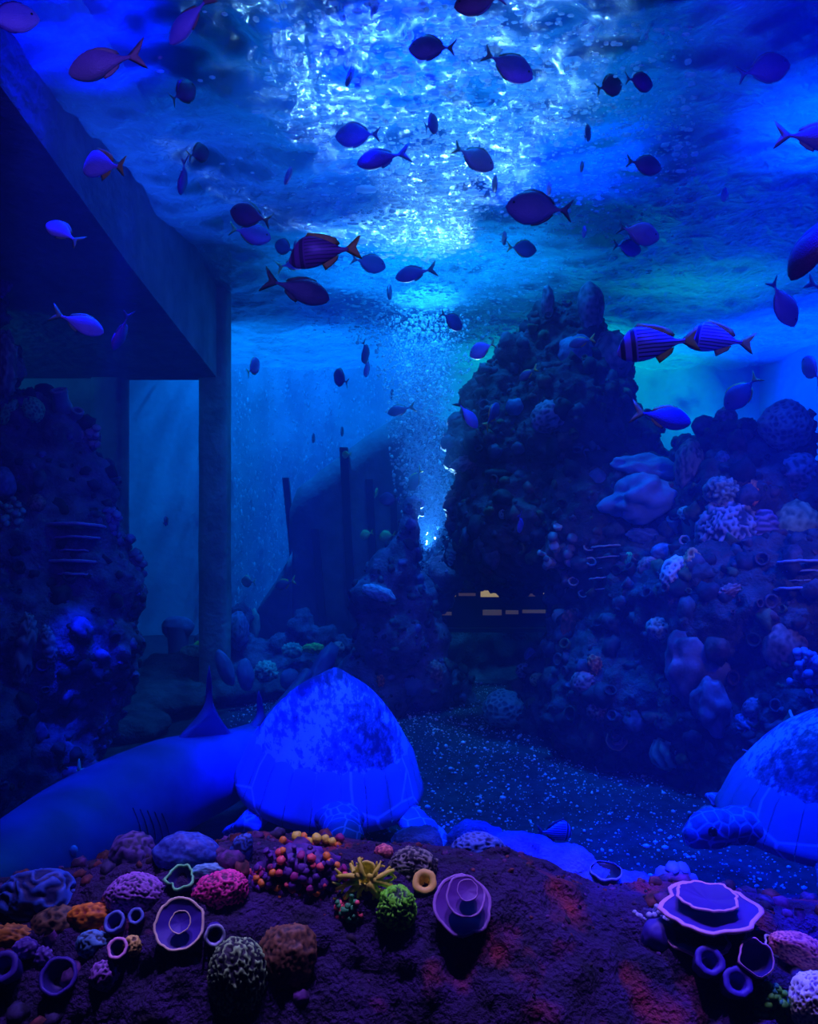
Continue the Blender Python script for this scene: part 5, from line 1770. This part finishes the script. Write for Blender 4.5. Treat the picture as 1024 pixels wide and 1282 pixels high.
tube('tube_sponge', 'pale ringed tube mouth at the foot of the green tubes', 856, 677, 7, T_green, T_rim, K, y=6.0, axis=(-.1, -.95, .1), hole=.55, length=1)
blob('ball_sponge', 'pale teal cap above the green tube sponges', 857, 643, 11, 9, 'cells', 2, .15, D_teal, K, y=6.0, cat='sponge', sink=-.4)
plates('ring_coral', 'dim brown ring coral with a dark centre at the sand line', 771, 927, [(13, 0, 0, 2), (7, 0, 0, 6)], T_lil, mat_plain('brown rim', (.5, .25, .22)), K + ['floor'], y=5.9, axis=(0, -.9, .35), thick=.2)
knob_clump('branching_coral', 'branching coral with blue light in its colour at the right edge of the reef', 1008, 846, 22, 40, 40, 5, [mat_plain('light-tinted branch', (.2, .3, .8))], K, y=5.0, core=D_blue)  # blue light on these branches is put into their base colour

# --- on the left rock column
LK = ['lrock']
tube('tube_sponge', 'upright blue-grey tube with a round mouth on top of the left rock', 76, 500, 11, mat_plain('slate tube', (.14, .2, .36)), mat_plain('slate rim', (.3, .36, .5)), LK, y=5.4, axis=(-.05, -.45, .9), hole=.55, length=3.4, off=.3, flare=.75)
tube('tube_sponge', 'short blue-grey tube leaning right beside the upright one on the left rock', 96, 518, 8, mat_plain('slate tube', 0), mat_plain('slate rim', 0), LK, y=5.4, axis=(.4, -.5, .7), hole=.55, length=2, off=.3)
blob('leaf_coral', 'bright green leaf-shaped coral on the left shoulder of the left rock', 40, 512, 13, 16, 'cells', 3, .2, mr('leaf green', 0, 0), LK, y=5.3, tilt=-25)
blob('leaf_coral', 'green leaf coral cut by the left edge above the left rock', 10, 515, 9, 18, 'cells', 3, .2, mr('leaf green', 0, 0), LK, y=5.2, tilt=28)
knob_clump('knob_coral', 'cluster of pinkish knobs on the right shoulder of the left rock', 114, 546, 14, 14, 10, 5, [mat_plain('rose knob', (.4, .25, .4))], LK, y=5.4, core=D_rose, length=1)
blob('ball_sponge', 'round blue ball at the left edge of the left rock', 8, 606, 17, 20, 'fuzz', 5, .06, D_blue, LK, y=5.2, cat='sponge', sink=-.3)
knob_clump('branching_coral', 'green-grey branching clump under the blue ball at the left edge', 14, 646, 18, 24, 36, 4, [D_teal, D_grey], LK, y=5.2, core=D_grey)
blob('dome_coral', 'small rose dome beside the blue ball on the left rock', 48, 630, 11, 11, 'fuzz', 4, .1, D_rose, LK, y=5.2, sink=-.2)
knob_clump('lump_coral', 'violet-blue lumpy growth on the right edge of the left rock', 141, 654, 10, 24, 24, 5, [mat_plain('violet knob', (.2, .15, .5))], LK, y=5.3, core=D_blue, length=1)
knob_clump('lump_coral', 'dark ragged growth at the widest part of the left rock', 170, 706, 12, 26, 24, 5, [mat_plain('ragged knob', (.12, .09, .26))], LK, y=5.3, core=D_rock, length=1.2)
blob('sea_whip', 'long grey-green drooping growth down the face of the left rock', 30, 815, 12, 50, 'lines', 2, .2, D_grey, LK, y=5.1, tilt=8, deep=.7)
blob('sea_whip', 'shorter grey-green hooked growth right of the long drooping one', 60, 808, 9, 26, 'lines', 2, .2, D_grey, LK, y=5.1, tilt=-10, deep=.7)
blob('crust_coral', 'ragged violet encrusted coral hanging on the left edge above the left rock', 2, 330, 14, 40, 'knobs', 4, .3, mr('violet crust', (.05, .02, .14), (.2, .1, .45)), LK, y=5.0)
blob('crust_coral', 'grey-green encrusted coral at the left edge over the green leaves', 6, 455, 15, 44, 'knobs', 4, .3, D_grey, LK, y=5.0)

# a little green star on the sand by the left rock
c_ = P(99, 966, 4.85)
star = empty('sea_star', c_)
tag(star, 'small green starfish clinging low on the left rock behind the shark', 'starfish')
sv, sf = ico(2)
M_star = mat_plain('green star', (.2, .8, .45))
link('disc', mesh('disc', sv * np.array([.022, .012, .022]), sf), M_star, star)
for k in range(5):
    a = R(90 + 72 * k)
    arm('arm', [Vector((math.cos(a), 0, math.sin(a))) * t * .075 for t in (0, .4, .75, 1)], .015, .004, M_star, star)

# --- in the middle distance under the archway
LM = ['low', 'ridge', 'floor']
MID = [
    ('mushroom_sponge', 'pale blue mushroom-capped sponge at the foot of the archway', 222, 786, 21, 15, 'smooth', 2, .05, D_blue, dict(y=8.0, cat='sponge')),
    ('dome_coral', 'round yellow-green coral head beside the archway pillar', 266, 788, 15, 14, 'fuzz', 4, .08, mr('lime dome', (.1, .25, .1), (.35, .7, .3)), dict(y=7.9)),
    ('leaf_coral', 'bright yellow-green leafy coral below the round green head', 255, 816, 14, 14, 'folds', 2.4, .35, mr('lime leaf', (.1, .4, .03), (.5, 1.0, .15)), dict(y=7.6)),
    ('dome_coral', 'flat teal dome left of the yellow-green leafy coral', 240, 818, 16, 11, 'fuzz', 5, .08, D_teal, dict(y=7.5)),
    ('finger_sponge', 'leaning pale blue finger sponge right of the shark front fin', 281, 836, 10, 24, 'smooth', 2, .04, D_blue, dict(y=6.9, tilt=-22, cat='sponge')),
    ('finger_sponge', 'pale blue capped sponge between the two shark fins', 307, 846, 11, 20, 'smooth', 2, .06, D_blue, dict(y=7.0, tilt=-6, cat='sponge')),
    ('ball_sponge', 'smooth pale blue ball on the sand behind the second shark fin', 362, 851, 12, 14, 'smooth', 2, .03, D_blue, dict(y=7.2, cat='sponge')),
    ('crust_coral', 'teal crusted coral under the pointed ridge rock', 366, 815, 14, 10, 'knobs', 3, .3, D_teal, dict(y=7.9)),
    ('crust_coral', 'lime-green crusted coral under the right arm of the ridge rock', 392, 812, 14, 7, 'knobs', 3, .3, mr('lime leaf', 0, 0), dict(y=7.9)),
    ('ring_coral', 'pale ring-shaped coral at the end of the ridge rock arm', 423, 812, 7, 8, 'cells', 1.4, .4, D_rose, dict(y=7.9)),
    ('staghorn_coral', 'teal twiggy coral left of the smooth pale ball', 332, 842, 14, 13, 'maze', 2.6, .4, D_teal, dict(y=7.6)),
    ('stump_coral', 'netted blue column beside the round yellow-green head', 298, 790, 13, 24, 'cells', 4, .16, D_blue, dict(y=8.1)),
    ('finger_sponge', 'dim green finger sponge behind the netted blue column', 318, 782, 7, 20, 'smooth', 2, .05, D_teal, dict(y=8.5, cat='sponge')),
]
for nm, lb, px, py, rx, rz, kd, fr, am, mt, ex in MID:
    y = ex.pop('y')
    o = blob(nm, lb, px, py, rx, rz, kd, fr, am, mt, [], y=y, **ex)
    if nm == 'mushroom_sponge':
        k = y / F
        st = lathe('stem', [(13 * k, -52 * k), (12 * k, -25 * k), (14 * k, -6 * k), (15 * k, 2 * k)], 16, .1, 2.0)
        link('stem', st, D_blue, o)
